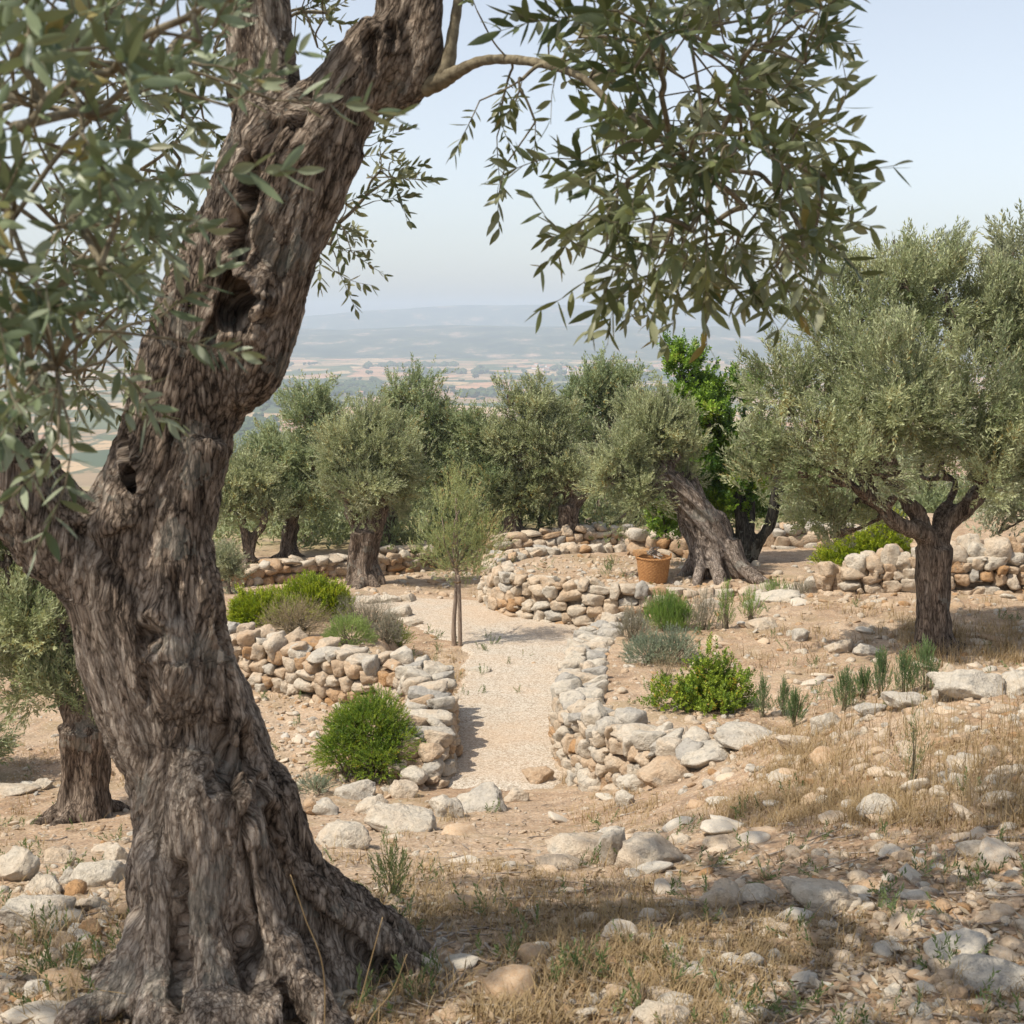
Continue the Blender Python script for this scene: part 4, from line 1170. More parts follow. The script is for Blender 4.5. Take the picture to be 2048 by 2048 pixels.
def grow_spray(r, poly, hub_line, n, yr, inset=25, grav=0.35, outw=0.7, extra=()):
    """twig ends spread through a volume, each joined to the nearest wood already grown.
    returns node positions, parents, directions"""
    poly = np.asarray(poly, float)
    lo, hi = poly.min(0), poly.max(0)
    pts = []
    while len(pts) < n:
        u, v = r.uniform(lo[0], hi[0]), r.uniform(lo[1], hi[1])
        if in_poly([u], [v], poly)[0] > inset:
            pts.append(np.array(at(u, v, r.uniform(*yr))))
    for e in extra: pts.append(np.array(at(*e)))
    hub = [np.array(p, float) for p in hub_line]
    nodes, par = list(hub), [max(i - 1, -1) for i in range(len(hub))]
    nh = len(hub)
    pts.sort(key=lambda p: min(np.linalg.norm(p - h) for h in hub))
    for p in pts:
        A = np.array(nodes)
        d = np.linalg.norm(A - p, axis=1)
        # prefer wood that lies nearer the hub
        k = int(np.argmin(d + 0.15 * np.minimum(1, np.arange(len(A)) / 40)))
        nodes.append(p); par.append(k)
    A = np.array(nodes)
    D = np.zeros_like(A)
    hc = A[:nh].mean(0)
    for i in range(nh, len(A)):
        D[i] = unit(A[i] - A[par[i]]) * 0.5 + unit(A[i] - hc) * outw + np.array([0, 0, -grav]) + r.normal(size=3) * 0.38
    return A, par, unit(D), nh

def spray_wood(A, par, nh, r, r_tip=0.0016, hub_r=None):
    n = len(A)
    w = np.ones(n)
    for i in range(n - 1, 0, -1):
        if par[i] >= 0: w[par[i]] += w[i]
    acc = Acc()
    for i in range(1, nh):
        C = catmull([A[i - 1], (A[i - 1] + A[i]) / 2 + r.normal(size=3) * .006, A[i]], 4)
        acc.add(*tube_geo(C, np.full(len(C), .0034), 6))
    for i in range(nh, n):
        p0, p1 = A[par[i]], A[i]
        L = np.linalg.norm(p1 - p0)
        C = catmull([p0, p0 + (p1 - p0) * .4 + r.normal(size=3) * .07 * L + [0, 0, .05 * L], p1], 4)
        rr = r_tip * math.sqrt(w[i]) * 1.1
        V, q, t = tube_geo(C, np.linspace(min(rr * 1.25, 0.0062), min(rr, 0.0055), len(C)), 6)
        acc.add(V, q, t)
    return acc

def leafy(root, name, A, par, D, nh, r, tpl, material, scale, per=1, wood=True, tone=None, label=None):
    idx = np.arange(nh, len(A))
    P = np.repeat(A[idx], per, 0); DD = np.repeat(D[idx], per, 0)
    if per > 1:
        DD = unit(DD + r.normal(size=DD.shape) * 0.45)
    V, Q, T, st = scatter(tpl, P, DD, scale, r, tone)
    o = link(name, new_mesh(name, V, [Q], M[material], T, True), root)
    if label: o['label'] = label
    acc = spray_wood(A, par, nh, r)
    v, q = stem_tubes(st, 0.0015, 4)
    acc.add(v, q)
    tw = acc.mesh('twigs', M['twig'])
    t = bpy.data.objects.new('twigs', tw); COL.objects.link(t)
    t.parent = o
    return o

T1Y = 3.3
def great_olive():
    r = np.random.default_rng(2024)
    Y = T1Y
    b = Vector((at(420, 1850, Y).x, Y, 0)); b.z = Hs(b.x, b.y)
    root = thing('olive_tree', b, 'great old olive nearest the viewer, leaning furrowed trunk with hollows and spreading roots', 'olive tree', GRP)
    tubes = []
    def T(pts, sub=8): tubes.append(px_tube(pts, Y, sub))
    def TR(pts):
        # a ridge that swells out of the bole and sinks into the ground
        u, v, w, dy = pts[0]
        du, dv = u - pts[1][0], v - pts[1][1]
        q = [(u + du * .6, v + dv * .6, w * .45, dy * .35 + .08)] + [(a, b, c, d * .74 + .02) for a, b, c, d in pts]
        tubes.append(px_tube(q, Y, 8))
    def thin(name, pts, material='twig'):
        P, R = px_tube(pts, Y, 8)
        acc = Acc(); acc.add(*tube_geo(P, R * (1 + .06 * np.sin(np.arange(len(P)) * 1.7)), 12))
        n = acc.n
        link(name, acc.mesh(name, M[material]), root)
    T([(405, 1960, 235, 0), (405, 1860, 190, 0), (400, 1740, 160, 0), (392, 1600, 150, 0), (378, 1450, 140, 0), (318, 1300, 144, 0), (278, 1150, 142, 0), (262, 1050, 134, 0), (298, 950, 118, 0), (313, 900, 108, 0),
       (340, 800, 106, 0), (376, 700, 116, 0), (412, 600, 117, 0), (452, 500, 111, 0), (500, 400, 110, 0), (545, 300, 116, 0), (572, 235, 118, 0)], 10)
    # two limbs of the crown fork
    T([(545, 300, 95, .02), (505, 190, 72, .04), (490, 100, 62, .05), (475, 0, 62, .06), (450, -130, 58, .05), (400, -300, 50, 0), (330, -480, 40, -.1)])
    T([(590, 270, 95, -.02), (650, 180, 74, -.03), (700, 115, 66, -.04), (745, 75, 56, -.05), (765, 10, 50, -.05), (745, -90, 48, -.05), (720, -250, 44, 0), (700, -420, 38, .1)])
    T([(660, 130, 36, -.08), (690, 70, 30, -.09), (725, 52, 24, -.09), (745, 30, 18, -.09)])
    T([(715, 190, 40, .0), (765, 165, 40, -.03), (795, 125, 34, -.06), (803, 65, 30, -.08), (808, 0, 29, -.1), (825, -150, 26, -.1), (860, -330, 22, -.1)])
    thin('bough', [(800, 170, 14, -.05), (838, 142, 15, -.09), (855, 60, 10, -.1), (868, -20, 9, -.1), (890, -140, 8, -.1)])
    thin('bough', [(800, 165, 16, -.06), (835, 150, 16, -.09), (862, 136, 12, -.12), (905, 116, 9, -.18), (960, 112, 8.5, -.25), (1030, 122, 8, -.35), (1100, 148, 7, -.45), (1170, 215, 6, -.5)])
    # big low limb going out to the left
    T([(250, 1120, 118, 0), (170, 1050, 100, -.03), (90, 985, 92, -.06), (10, 880, 84, -.1), (-90, 770, 78, -.15), (-220, 640, 70, -.2), (-380, 460, 60, -.25), (-520, 250, 48, -.2)])
    # the spreading foot
    T([(215, 1880, 70, -.1), (330, 1860, 120, -.16), (430, 1850, 130, -.16), (540, 1840, 110, -.05), (660, 1835, 80, .08), (760, 1845, 45, .16)])
    T([(330, 1930, 60, -.35), (420, 1930, 80, -.36), (520, 1915, 70, -.3)])
    T([(455, 1560, 60, -.05), (520, 1680, 70, -.02), (590, 1780, 66, .0), (640, 1850, 60, .0)])
    # ridges that run down into the roots
    TR([(372, 1050, 34, -.2), (408, 1250, 40, -.2), (452, 1420, 42, -.17), (490, 1520, 42, -.16), (530, 1640, 44, -.12), (600, 1710, 46, -.05), (690, 1765, 40, .05), (790, 1830, 26, .1), (850, 1880, 12, .1)])
    TR([(515, 1500, 46, -.05), (560, 1620, 46, .0), (640, 1690, 38, .12), (735, 1745, 30, .2), (800, 1790, 16, .28)])
    TR([(440, 1500, 50, -.28), (470, 1640, 48, -.28), (500, 1760, 46, -.3), (560, 1850, 46, -.34), (620, 1930, 38, -.4), (680, 2010, 24, -.45)])
    TR([(370, 1500, 60, -.3), (385, 1700, 55, -.33), (400, 1830, 55, -.4), (410, 1930, 50, -.5), (420, 2050, 36, -.6)])
    TR([(305, 1450, 50, -.2), (302, 1650, 48, -.22), (285, 1780, 48, -.27), (225, 1875, 44, -.32), (140, 1935, 36, -.4), (60, 2010, 20, -.45)])
    TR([(285, 1550, 34, -.05), (278, 1720, 34, -.05), (238, 1820, 32, -.03), (150, 1870, 30, -.02), (70, 1920, 18, 0)])
    TR([(300, 1600, 48, -.28), (320, 1800, 46, -.36), (300, 1920, 42, -.5), (270, 2040, 30, -.6)])
    TR([(340, 1300, 60, -.24), (330, 1150, 56, -.24), (350, 980, 46, -.2), (390, 830, 44, -.18)])
    TR([(220, 1250, 60, -.12), (190, 1150, 56, -.12), (150, 1060, 46, -.1)])
    T([(235, 1000, 44, -.14), (222, 930, 34, -.12), (205, 880, 16, -.1)])                     # stub above the low fork
    TR([(470, 700, 60, -.1), (520, 590, 50, -.1), (560, 470, 48, -.1), (610, 350, 50, -.1), (650, 270, 46, -.08)])
    TR([(330, 640, 46, -.1), (372, 560, 42, -.14), (420, 505, 30, -.19), (480, 520, 30, -.2), (500, 590, 26, -.19)])
    TR([(400, 500, 38, -.12), (430, 420, 34, -.14), (455, 330, 30, -.14), (480, 250, 34, -.12)])
    holes = [(446, 572, 27, 44, .12), (290, 1208, 16, 27, .07), (452, 452, 15, 42, .075), (470, 335, 14, 50, .06), (428, 598, 18, 30, .06), (245, 905, 12, 26, .07), (440, 1450, 15, 52, .06), (470, 1430, 20, 44, .05), (398, 1470, 10, 30, .035), (520, 1560, 12, 36, .04),
             (700, 95, 12, 30, .03), (740, 60, 10, 24, .03), (330, 1120, 10, 40, .03), (420, 1180, 10, 46, .03), (235, 840, 10, 44, .06)]
    lines = [([(415, 1380), (425, 1480), (455, 1560), (470, 1650), (472, 1760), (470, 1850)], 13, .06), ([(335, 1640), (338, 1740), (340, 1830), (330, 1900)], 11, .06),
             ([(500, 1470), (470, 1560), (462, 1640)], 10, .05), ([(420, 1100), (430, 1200), (440, 1320), (420, 1400)], 9, .03), ([(395, 640), (440, 500), (480, 330), (510, 240)], 10, .03),
             ([(255, 1130), (270, 1230), (275, 1330)], 8, .02), ([(530, 1600), (560, 1700), (640, 1760), (720, 1830)], 10, .04), ([(150, 1000), (200, 1060), (250, 1110)], 10, .03), ([(110, 990), (60, 930), (0, 850)], 9, .025),
             ([(560, 230), (570, 170), (560, 120)], 14, .05)]
    def carve(V, Nn):
        uv = proj(V)
        fac = np.clip(-np.sum(Nn * unit(V), 1) * 1.6, 0, 1)
        wob = 1 + 0.45 * fbm(np.stack([uv[:, 0] * .03, uv[:, 1] * .03, V[:, 1]], 1), 3, 5)
        h = np.zeros(len(V))
        for u, v, rx, ry, dp in holes:
            q = np.sqrt(((uv[:, 0] - u + (uv[:, 1] - v) * -0.12) / rx) ** 2 + ((uv[:, 1] - v) / ry) ** 2) * wob
            h -= dp * np.exp(-q ** 4) * fac
            h += 0.22 * dp * np.exp(-((q - 1.5) / 0.4) ** 2) * fac
        for L, w, dp in lines:
            d, _ = line_d(uv[:, 0], uv[:, 1], L)
            h -= dp * np.exp(-(d / w * wob) ** 2) * fac
        # lumps on the lower trunk and roots
        low = sstep(1450, 1800, uv[:, 1])
        h += low * 0.022 * fbm(V * 9, 3, 61) + 0.012 * fbm(V * np.array([11, 11, 5]), 3, 62)
        return h
    axis = [np.array(at(u, v, Y)) for u, v in [(405, 2000), (402, 1700), (374, 1450), (284, 1130), (305, 930), (376, 700), (452, 500), (545, 300), (640, 180), (760, 0), (820, -200)]]
    me = trunk_mesh('trunk', tubes, axis, 0.0085, M['bark_near'], amp=0.011, freq=24, carve=carve, smooth_it=9, squash=0.26, groove=0.008, groove_f=24)
    link('trunk', me, root)
    # hanging branch on the right
    poly = [(1000, -60), (1720, -60), (1735, 20), (1560, 130), (1700, 190), (1715, 260), (1630, 290), (1700, 345), (1620, 390), (1660, 470), (1545, 560), (1400, 640), (1330, 575), (1225, 630), (1130, 590), (1030, 490), (1030, 400), (1080, 330), (1040, 260), (1090, 180), (1000, 110)]
    hub = [at(1040, 122, Y - .35), at(1110, 152, Y - .45), at(1180, 215, Y - .5), at(1260, 270, Y - .6), at(1330, 330, Y - .65), at(1300, 60, Y - .6), at(1400, 120, Y - .7), at(1420, 250, Y - .7)]
    A, par, D, nh = grow_spray(r, poly, hub, 165, (2.3, 3.05), 75, 0.12, 0.6,
        extra=[(1080, 300, 2.7), (1120, 470, 2.6), (1200, 510, 2.6), (1370, 520, 2.5), (1480, 470, 2.4), (1530, 410, 2.4), (1555, 330, 2.4), (1560, 230, 2.4), (1520, 120, 2.4), (1560, 10, 2.5), (1290, 500, 2.7), (1470, 420, 2.3), (1350, 250, 2.2), (1090, 420, 2.7)])
    leafy(root, 'foliage', A, par, D, nh, r, NEAR_T, 'olive_near', 1.0, 1, label='drooping branch of dark olive leaves hanging in front of the sky')
    # thin wisps between the limb and the hanging branch
    hub = [at(905, 116, Y - .18), at(960, 112, Y - .25), at(1030, 122, Y - .35)]
    A, par, D, nh = grow_spray(r, [(870, 20), (1010, -40), (1060, 60), (1010, 330), (930, 360), (890, 240), (930, 150)], hub, 5, (2.8, 3.1), 12, 0.5, 0.3,
                               extra=[(905, 190, 2.95), (955, 310, 2.9), (1010, 230, 2.85), (900, 20, 3.0), (1040, 50, 2.9), (985, 150, 2.9)])
    leafy(root, 'foliage', A, par, D, nh, r, NEARSMALL_T, 'olive_near', 0.8)
    # foliage on the left, close to the lens
    poly = [(-120, -80), (560, -80), (470, 40), (430, 120), (440, 200), (330, 260), (280, 330), (300, 420), (290, 520), (330, 560), (280, 640), (210, 700), (190, 790), (150, 850), (-120, 830)]
    hub = [at(-160, 250, 1.75), at(-60, 180, 1.7), at(60, 200, 1.65), at(180, 220, 1.6), at(250, 150, 1.6), at(20, 420, 1.6), at(80, 560, 1.6), at(100, 680, 1.55)]
    A, par, D, nh = grow_spray(r, poly, hub, 170, (1.30, 2.05), 30, 0.0, 0.7,
        extra=[(430, 200, 1.55), (520, 190, 1.6), (330, 640, 1.55), (300, 600, 1.6), (130, 800, 1.45), (110, 830, 1.5), (200, 680, 1.5), (60, 120, 1.25), (180, 90, 1.25), (300, 60, 1.3), (60, 20, 1.3), (150, 250, 1.3), (330, 330, 1.45)])
    leafy(root, 'foliage', A, par, D, nh, r, NEAR_T, 'olive_blue', 0.71, 1, label='blurred bluish sprays of olive leaves close to the viewer')
    # smaller foliage of the far side of the crown
    poly = [(150, 60), (430, 100), (420, 300), (400, 420), (350, 470), (280, 440), (200, 380), (160, 200)]
    A, par, D, nh = grow_spray(r, poly, [at(420, 60, 3.9), at(380, 200, 3.9), at(320, 280, 3.9)], 46, (3.7, 4.3), 10, 0.5, 0.5)
    leafy(root, 'foliage', A, par, D, nh, r, NEARSMALL_T, 'olive_near', 0.82)
    A, par, D, nh = grow_spray(r, [(60, 300), (280, 420), (260, 760), (60, 740)], [at(60, 300, 3.6), at(120, 460, 3.6)], 26, (2.6, 3.9), 10, 0.4, 0.5)
    leafy(root, 'foliage', A, par, D, nh, r, NEARSMALL_T, 'olive_near', 0.85)
    A, par, D, nh = grow_spray(r, [(600, 290), (700, 240), (775, 260), (770, 400), (690, 470), (660, 530), (600, 590), (560, 560), (590, 430)], [at(560, 330, 4.0), at(600, 390, 4.0), at(590, 480, 4.0)], 18, (3.8, 4.3), 14, 0.25, 0.9,
                               extra=[(700, 275, 4.0), (705, 380, 4.0), (690, 370, 4.1), (620, 500, 4.0), (660, 300, 4.0), (640, 420, 4.1)])
    leafy(root, 'foliage', A, par, D, nh, r, NEARSMALL_T, 'olive_near', 0.9)
    A, par, D, nh = grow_spray(r, [(525, -60), (640, -60), (630, 60), (570, 150), (530, 100)], [at(500, 20, 4.0), at(540, 60, 4.0)], 12, (3.8, 4.3), 8, 0.0, 0.8)
    leafy(root, 'foliage', A, par, D, nh, r, NEARSMALL_T, 'olive_near', 0.8)
    # the crown above the frame
    LB = [((-.7, 3.5, 2.3), (1.1, 1.0, .9)), ((-2.3, 3.0, 1.75), (1.0, 1.0, .85)), ((1.2, 3.3, 2.25), (.7, .7, .5)), ((-.6, 1.9, 2.0), (.95, .8, .7)), ((-2.1, 1.6, 1.5), (.95, .9, .75)), ((-1.6, 4.5, 2.3), (.9, .8, .6)),
          ((.3, 4.4, 2.6), (.9, .8, .7)), ((-3.1, 2.2, 1.2), (.7, .8, .6)), ((-1.2, .7, 1.7), (.7, .6, .5))]
    LB = [(np.array(c), np.array(q)) for c, q in LB]
    P, D, B = lobe_points(r, LB, 230, 17, 0.24, shell=(0.35, 1.0))
    uv = proj(P)
    keep = ~((P[:, 1] > 0.3) & (uv[:, 1] > -150) & (uv[:, 0] > -120) & (uv[:, 0] < 2050))
    P, D, B = P[keep], D[keep], B[keep]
    V, Q, T_, st = scatter(OLIVE_T, P, D, 1.0, r, B)
    link('crown', new_mesh('crown', V, [Q], M['olive'], T_, False), root)
    acc = Acc()
    for c, rad in LB:
        p0 = np.array(at(460, -150, Y)) if c[0] < .2 else np.array(at(740, -120, Y))
        if c[0] < -1.8: p0 = np.array(at(-380, 460, Y - .25))
        C, R = limb(p0, c + (c - p0) * .2, 0.05, 0.012, r, 0.06)
        uvb = proj(C)
        if ((uvb[:, 1] > 20) & (uvb[:, 0] > 0) & (uvb[:, 0] < 1932) & (C[:, 1] > .3)).any(): continue
        acc.add(*tube_geo(C, R, 8))
    if acc.n: link('bough', acc.mesh('bough', M['twig']), root)
    return root

# ------------------------------------------------------------------ sapling, shrubs
def sapling():
    r = np.random.default_rng(5)
    b = ground(858, 1218)
    Y = b.y
    root = thing('olive_sapling', b, 'slender young olive sapling with a feathery yellow-green crown, standing alone beside the gravel path', 'sapling')
    tubes = [px_tube([(857, 1226, 5.2, 0), (856, 1180, 4.4, 0), (860, 1120, 3.8, 0), (862, 1070, 3.5, 0), (862, 1000, 2.4, 0), (860, 940, 1.4, 0)], Y)]
    acc = Acc()
    acc.add(*tube_geo(*tubes[0], 9))
    LB = []
    for u, v, w, dy in [(862, 1005, 56, 0), (822, 1010, 42, -.1), (905, 1005, 44, .1), (858, 955, 42, 0), (890, 960, 36, .1), (832, 965, 28, 0), (910, 1048, 36, -.1), (805, 1040, 28, 0), (862, 1055, 40, -.15), (860, 925, 26, 0), (928, 1010, 22, 0), (885, 1075, 30, 0), (840, 1070, 26, 0)]:
        c = np.array(at(u, v, Y + dy)); rad = pxm(w, Y)
        LB.append((c, np.array([rad, rad, rad])))
        C, R = limb(np.array(at(861, 1075 - (1010 - v) * .1, Y)), c, .012, .004, r, .08)
        acc.add(*tube_geo(C, R, 6))
    link('trunk', acc.mesh('trunk', M['stake']), root)
    P, D, B = lobe_points(r, LB, 110, 9, 0.12, shell=(.3, 1.05), up=0.8)
    V, Q, T, st = scatter(SAP_T, P, D, 1.0, r, B)
    o = link('crown', new_mesh('crown', V, [Q], M['sapling'], T, False), root)
    # long shoots standing out of the crown
    pts = [np.array(at(u, v, Y + r.normal() * .1)) for u, v in [(826, 935), (850, 915), (866, 905), (880, 912), (897, 925), (912, 950), (800, 985), (790, 1000), (935, 985), (930, 1020), (812, 960), (872, 900), (905, 930)]]
    dirs = [unit(np.array([(p[0] - b.x) * .9, r.normal() * .15, .75])) for p in pts]
    v, q, T, st = scatter(WISP_T, np.array(pts), np.array(dirs), .75, r, .93)
    o2 = link('foliage', new_mesh('foliage', v, [q], M['sapling'], T, False), root)
    vv, qq = stem_tubes(st, 0.002, 3)
    link('twigs', new_mesh('twigs', vv, [qq], M['twig']), root)
    s = thing('wooden_stake', ground(869, 1219), 'thin wooden stake standing upright close beside the sapling stem', 'stake')
    C, R = px_tube([(868.5, 1226, 4.2, 0), (867, 1150, 4.0, 0), (865, 1085, 3.6, 0)], Y - 0.03)
    V, q, t = tube_geo(C, R, 9)
    link('pole', new_mesh('pole', V, [q, t], M['stake']), s)
    tie = tube_geo(*px_tube([(857, 1098, 1.6, -.05), (862, 1100, 1.8, -.08), (869, 1098, 1.6, -.05), (866, 1096, 1.5, .02), (858, 1097, 1.5, .02)], Y - .02), 6)
    link('tie', new_mesh('tie', tie[0], [tie[1], tie[2]], M['straw']), s)

def shrub(name, label, u, vb, w, h, material, tpl, n, scale=1.0, up=0.5, seed=1, shape='dome', cat='shrub', group=None, stems=14, lobes=None, fill=(0.35, 1.0), depth=0.85, Y=None, bark='twig', dense=True):
    r = np.random.default_rng(seed)
    g0 = ground(u, vb) if Y is None else Vector((at(u, vb, Y).x, Y, 0))
    W = pxm(w, g0.y) / 2; Hh = pxm(h, g0.y) * 0.98
    b = Vector((g0.x, g0.y + W * depth * 0.55, 0)); b.z = Hs(b.x, b.y)
    root = thing(name, b, label, cat, group)
    bb = np.array(b)
    ls = lobes or [(0, 0, 1.0, 1.0)]
    P, D, B = [], [], []
    for lx, ly, lw_, lh in ls:
        m = max(6, int(n * lw_ * lh / sum(q[2] * q[3] for q in ls)))
        d = unit(r.normal(size=(m, 3))); d[:, 2] = np.abs(d[:, 2])
        rr = r.uniform(fill[0] ** 2, fill[1] ** 2, (m, 1)) ** 0.5
        lump = 1 + 0.42 * fbm(d * 2.6 + seed + lx * 5, 3, seed)[:, None]
        if shape == 'ball':
            d = unit(r.normal(size=(m, 3))); d[:, 2] = np.where(d[:, 2] < -.55, -d[:, 2], d[:, 2])
            q = d * rr * lump; dirs = d.copy()
            q = q * [1, 1, .55] + [0, 0, .50]
        elif shape == 'column':
            t = r.uniform(0, 1, m)
            a = r.uniform(0, 6.283, m)
            q = np.stack([np.cos(a), np.sin(a), np.zeros(m)], 1) * (0.9 - 0.75 * t ** 1.4)[:, None] * r.uniform(.4, 1, (m, 1))
            q[:, 2] = t
            q = q * lump; dirs = q * np.array([1, 1, .2]) + [0, 0, .9]
        elif shape == 'spray':
            q = d * rr * lump; dirs = q * np.array([.8, .8, 0.6]) + [0, 0, .6]
        else:
            q = d * rr * lump; dirs = d.copy()
        off = np.array([lx * W, ly * W * depth, 0])
        P.append(bb + off + q * np.array([W * lw_, W * depth * lw_, Hh * lh * 0.92]) + [0, 0, 0.02])
        D.append(unit(dirs + np.array([0, 0, up]) + r.normal(size=(m, 3)) * 0.28))
        tb = 0.48 + 0.46 * vnoise(q * 2.6 + seed, seed + 3)
        B.append(np.clip(tb + r.normal(size=m) * .12, .02, .93))
    P, D, B = np.vstack(P), np.vstack(D), np.concatenate(B)
    keep = P[:, 2] > Hg(P[:, 0], P[:, 1]) - 0.01
    P, D, B = P[keep], D[keep], B[keep]
    V, Q, T, st = scatter(tpl, P, D, scale, r, B)
    link('foliage', new_mesh('foliage', V, [Q], M[material], T, False), root)
    if stems:
        k = r.choice(len(P), min(stems * 3, len(P)), replace=False)
        t = np.linspace(0, 1, 5)[None, :, None]
        e = P[k][:, None]; s0 = bb + np.stack([r.normal(size=len(k)) * W * .15, r.normal(size=len(k)) * W * .15, np.full(len(k), -0.02)], 1)[:, None]
        if lobes: s0 = s0 + (e - s0) * np.array([.45, .45, 0])
        paths = s0 * (1 - t) + e * t + np.array([0, 0, 1]) * (0.10 * Hh * np.sin(np.pi * t))
        v, q = stem_tubes(paths, max(0.004, W * 0.018), 4)
        link('stems', new_mesh('stems', v, [q], M[bark]), root)
    return root

def build_shrubs():
    g2 = 'shrubs along the walls'
    shrub('round_bush', 'round bright green bush with a few orange-brown sprigs, tucked into the bend of the wall', 692, 1482, 196, 158, 'bushgreen', BUSH_T, 4300, 1.0, .10, 51, shape='ball', lobes=[(-.08, 0, .74, .95), (-.58, -.3, .44, .62), (.52, -.15, .48, .74), (.15, .3, .62, 1.04), (.22, -.65, .42, .52), (-.45, .2, .42, .86), (.75, .2, .3, .5)], stems=20, fill=(.55, 1))
    shrub('broom_shrub', 'wide yellow-green broom shrub with a high hump, below the far wall', 585, 1172, 135, 82, 'lime', BUSH_T, 3600, 1.5, .5, 52, lobes=[(0, 0, .8, 1), (-.6, 0, .5, .8), (.6, 0, .5, .85)], depth=.7)
    shrub('broom_shrub', 'lower yellow-green broom shrub beside the great trunk, next to the high-humped one', 488, 1182, 120, 64, 'lime', BUSH_T, 3000, 1.4, .5, 53, lobes=[(0, 0, .8, 1), (-.5, 0, .5, .9), (.5, .1, .55, .9)], depth=.7)
    shrub('dry_shrub', 'tan dried-out shrub above the curved wall, in front of the broom', 558, 1206, 135, 74, 'tan_shrub', WISP_T, 1500, .42, .35, 54, stems=30, depth=.6)
    shrub('dry_shrub', 'greyish half-dry shrub between the tan shrub and the path', 688, 1192, 120, 66, 'grey_shrub', WISP_T, 1300, .42, .4, 55, stems=24, depth=.6, lobes=[(-.3, 0, .7, 1), (.4, 0, .65, .9)])
    shrub('dry_shrub', 'olive-brown shrub with a bare stem at the right end of the planted bed', 728, 1214, 66, 52, 'grey_shrub', SOFT_T, 300, .7, .5, 56, depth=.6)
    shrub('dome_shrub', 'pale green dome-shaped shrub sitting just behind the curved wall top', 655, 1221, 92, 52, 'dome', SOFT_T, 900, .55, .3, 57, fill=(.7, 1.0), depth=.8)
    shrub('small_bush', 'small bright green bush at the corner of the wall and path', 752, 1222, 40, 40, 'bushgreen', NEEDLE_T, 160, .6, .5, 58)
    shrub('rosemary_bush', 'upright deep green rosemary bush below the round terrace wall', 1265, 1194, 92, 66, 'rosemary', NEEDLE_T, 1200, .58, 1.5, 59, shape='spray', depth=.8)
    shrub('dry_shrub', 'olive-green straggly shrub leaning on the path wall beside the rosemary', 1196, 1212, 56, 60, 'grey_shrub', NEEDLE_T, 230, .7, .9, 60, shape='spray')
    shrub('lavender_bush', 'grey-green cushion of lavender in front of the rosemary', 1250, 1256, 138, 66, 'lavender', SOFT_T, 1100, .62, .5, 61, lobes=[(-.4, 0, .6, .9), (.4, 0, .62, 1)], fill=(.5, 1))
    shrub('dry_shrub', 'small brown withered shrub at the foot of the lavender', 1258, 1288, 52, 46, 'tan_shrub', WISP_T, 130, .4, .5, 62, shape='spray')
    shrub('leafy_bush', 'fresh green spreading bush with a tall middle shoot behind the path wall', 1328, 1345, 212, 128, 'bushgreen', BROAD_T, 1300, .50, .7, 63, lobes=[(.12, .1, .36, 1.0), (-.55, -.2, .5, .5), (.0, -.2, .5, .62), (.55, 0, .48, .66), (.3, .3, .4, .8), (.2, -.7, .35, .3)], shape='dome', stems=16, depth=.7)
    shrub('spindly_plant', 'tall spindly green plant below the terrace wall, nearest the rosemary', 1370, 1188, 34, 78, 'rosemary', NEEDLE_T, 90, .7, 1.0, 64, shape='column', group=g2)
    shrub('spindly_plant', 'spindly green plant with forked shoots below the terrace wall', 1418, 1172, 40, 62, 'rosemary', NEEDLE_T, 80, .7, 1.0, 65, shape='spray', group=g2)
    shrub('grey_bush', 'thin grey-green bush between the rosemary and the spindly plants', 1326, 1190, 62, 62, 'grey_shrub', NEEDLE_T, 170, .7, .9, 66, shape='spray')
    shrub('low_shrub', 'low strip of green growth on top of the terrace wall', 1462, 1124, 60, 26, 'rosemary', NEEDLE_T, 130, .5, 1.2, 67, shape='spray', group=g2)
    shrub('low_shrub', 'low brownish green strip of growth where the tall boulder wall begins', 1508, 1122, 50, 22, 'grey_shrub', NEEDLE_T, 110, .5, 1.2, 68, shape='spray', group=g2)
    for k, (u, v, w, h, lab) in enumerate([(1440, 1356, 26, 64, 'single narrow spiky green seedling behind the white boulders'), (1478, 1352, 24, 52, 'taller twin of the two spiky seedlings side by side behind the white boulders'), (1500, 1372, 34, 50, 'spiky seedling in front of its twin, touching the white boulders'),
                                          (1596, 1346, 46, 56, 'spiky green seedling with two tips beside the grey boulder'), (1630, 1322, 26, 34, 'short spiky seedling between taller ones behind the boulders'), (1662, 1318, 36, 72, 'straight dark green spiky seedling in the bed before the largest olive'),
                                          (1708, 1316, 40, 64, 'bushy spiky seedling left of the biggest white boulder'), (1748, 1308, 62, 76, 'broadest spiky seedling, leaning on the biggest white boulder')]):
        shrub('spiky_seedling', lab, u, v, w, h, 'conifer', NEEDLE_T, 60 + int(w * 1.6), .52, .9, 70 + k, shape='column', cat='seedling', group='spiky seedlings behind the boulders', stems=5)
    shrub('broom_shrub', 'long yellow-green shrub sloping up behind the tall boulder wall', 1640, 1068, 165, 92, 'lime', BUSH_T, 3000, 1.8, .7, 80, lobes=[(.35, 0, .55, 1), (-.2, 0, .5, .68), (-.7, 0, .4, .4), (.7, .1, .4, .95)], Y=18.6)
    shrub('grey_bush', 'grey-green low plant wedged between the great trunk and the boulders', 592, 1500, 66, 28, 'lavender', SOFT_T, 160, .5, .5, 81)
    shrub('thistle_plant', 'dark green thistle on the bare ground just beyond the great root', 742, 1705, 60, 80, 'weed', NEEDLE_T, 46, .5, .8, 82, shape='spray', stems=5, cat='weed')
    shrub('thistle_plant', 'tall pale weed in the dry grass below the biggest white boulder', 1725, 1490, 40, 130, 'weed', WISP_T, 40, .5, 1.2, 83, shape='column', stems=4, cat='weed')
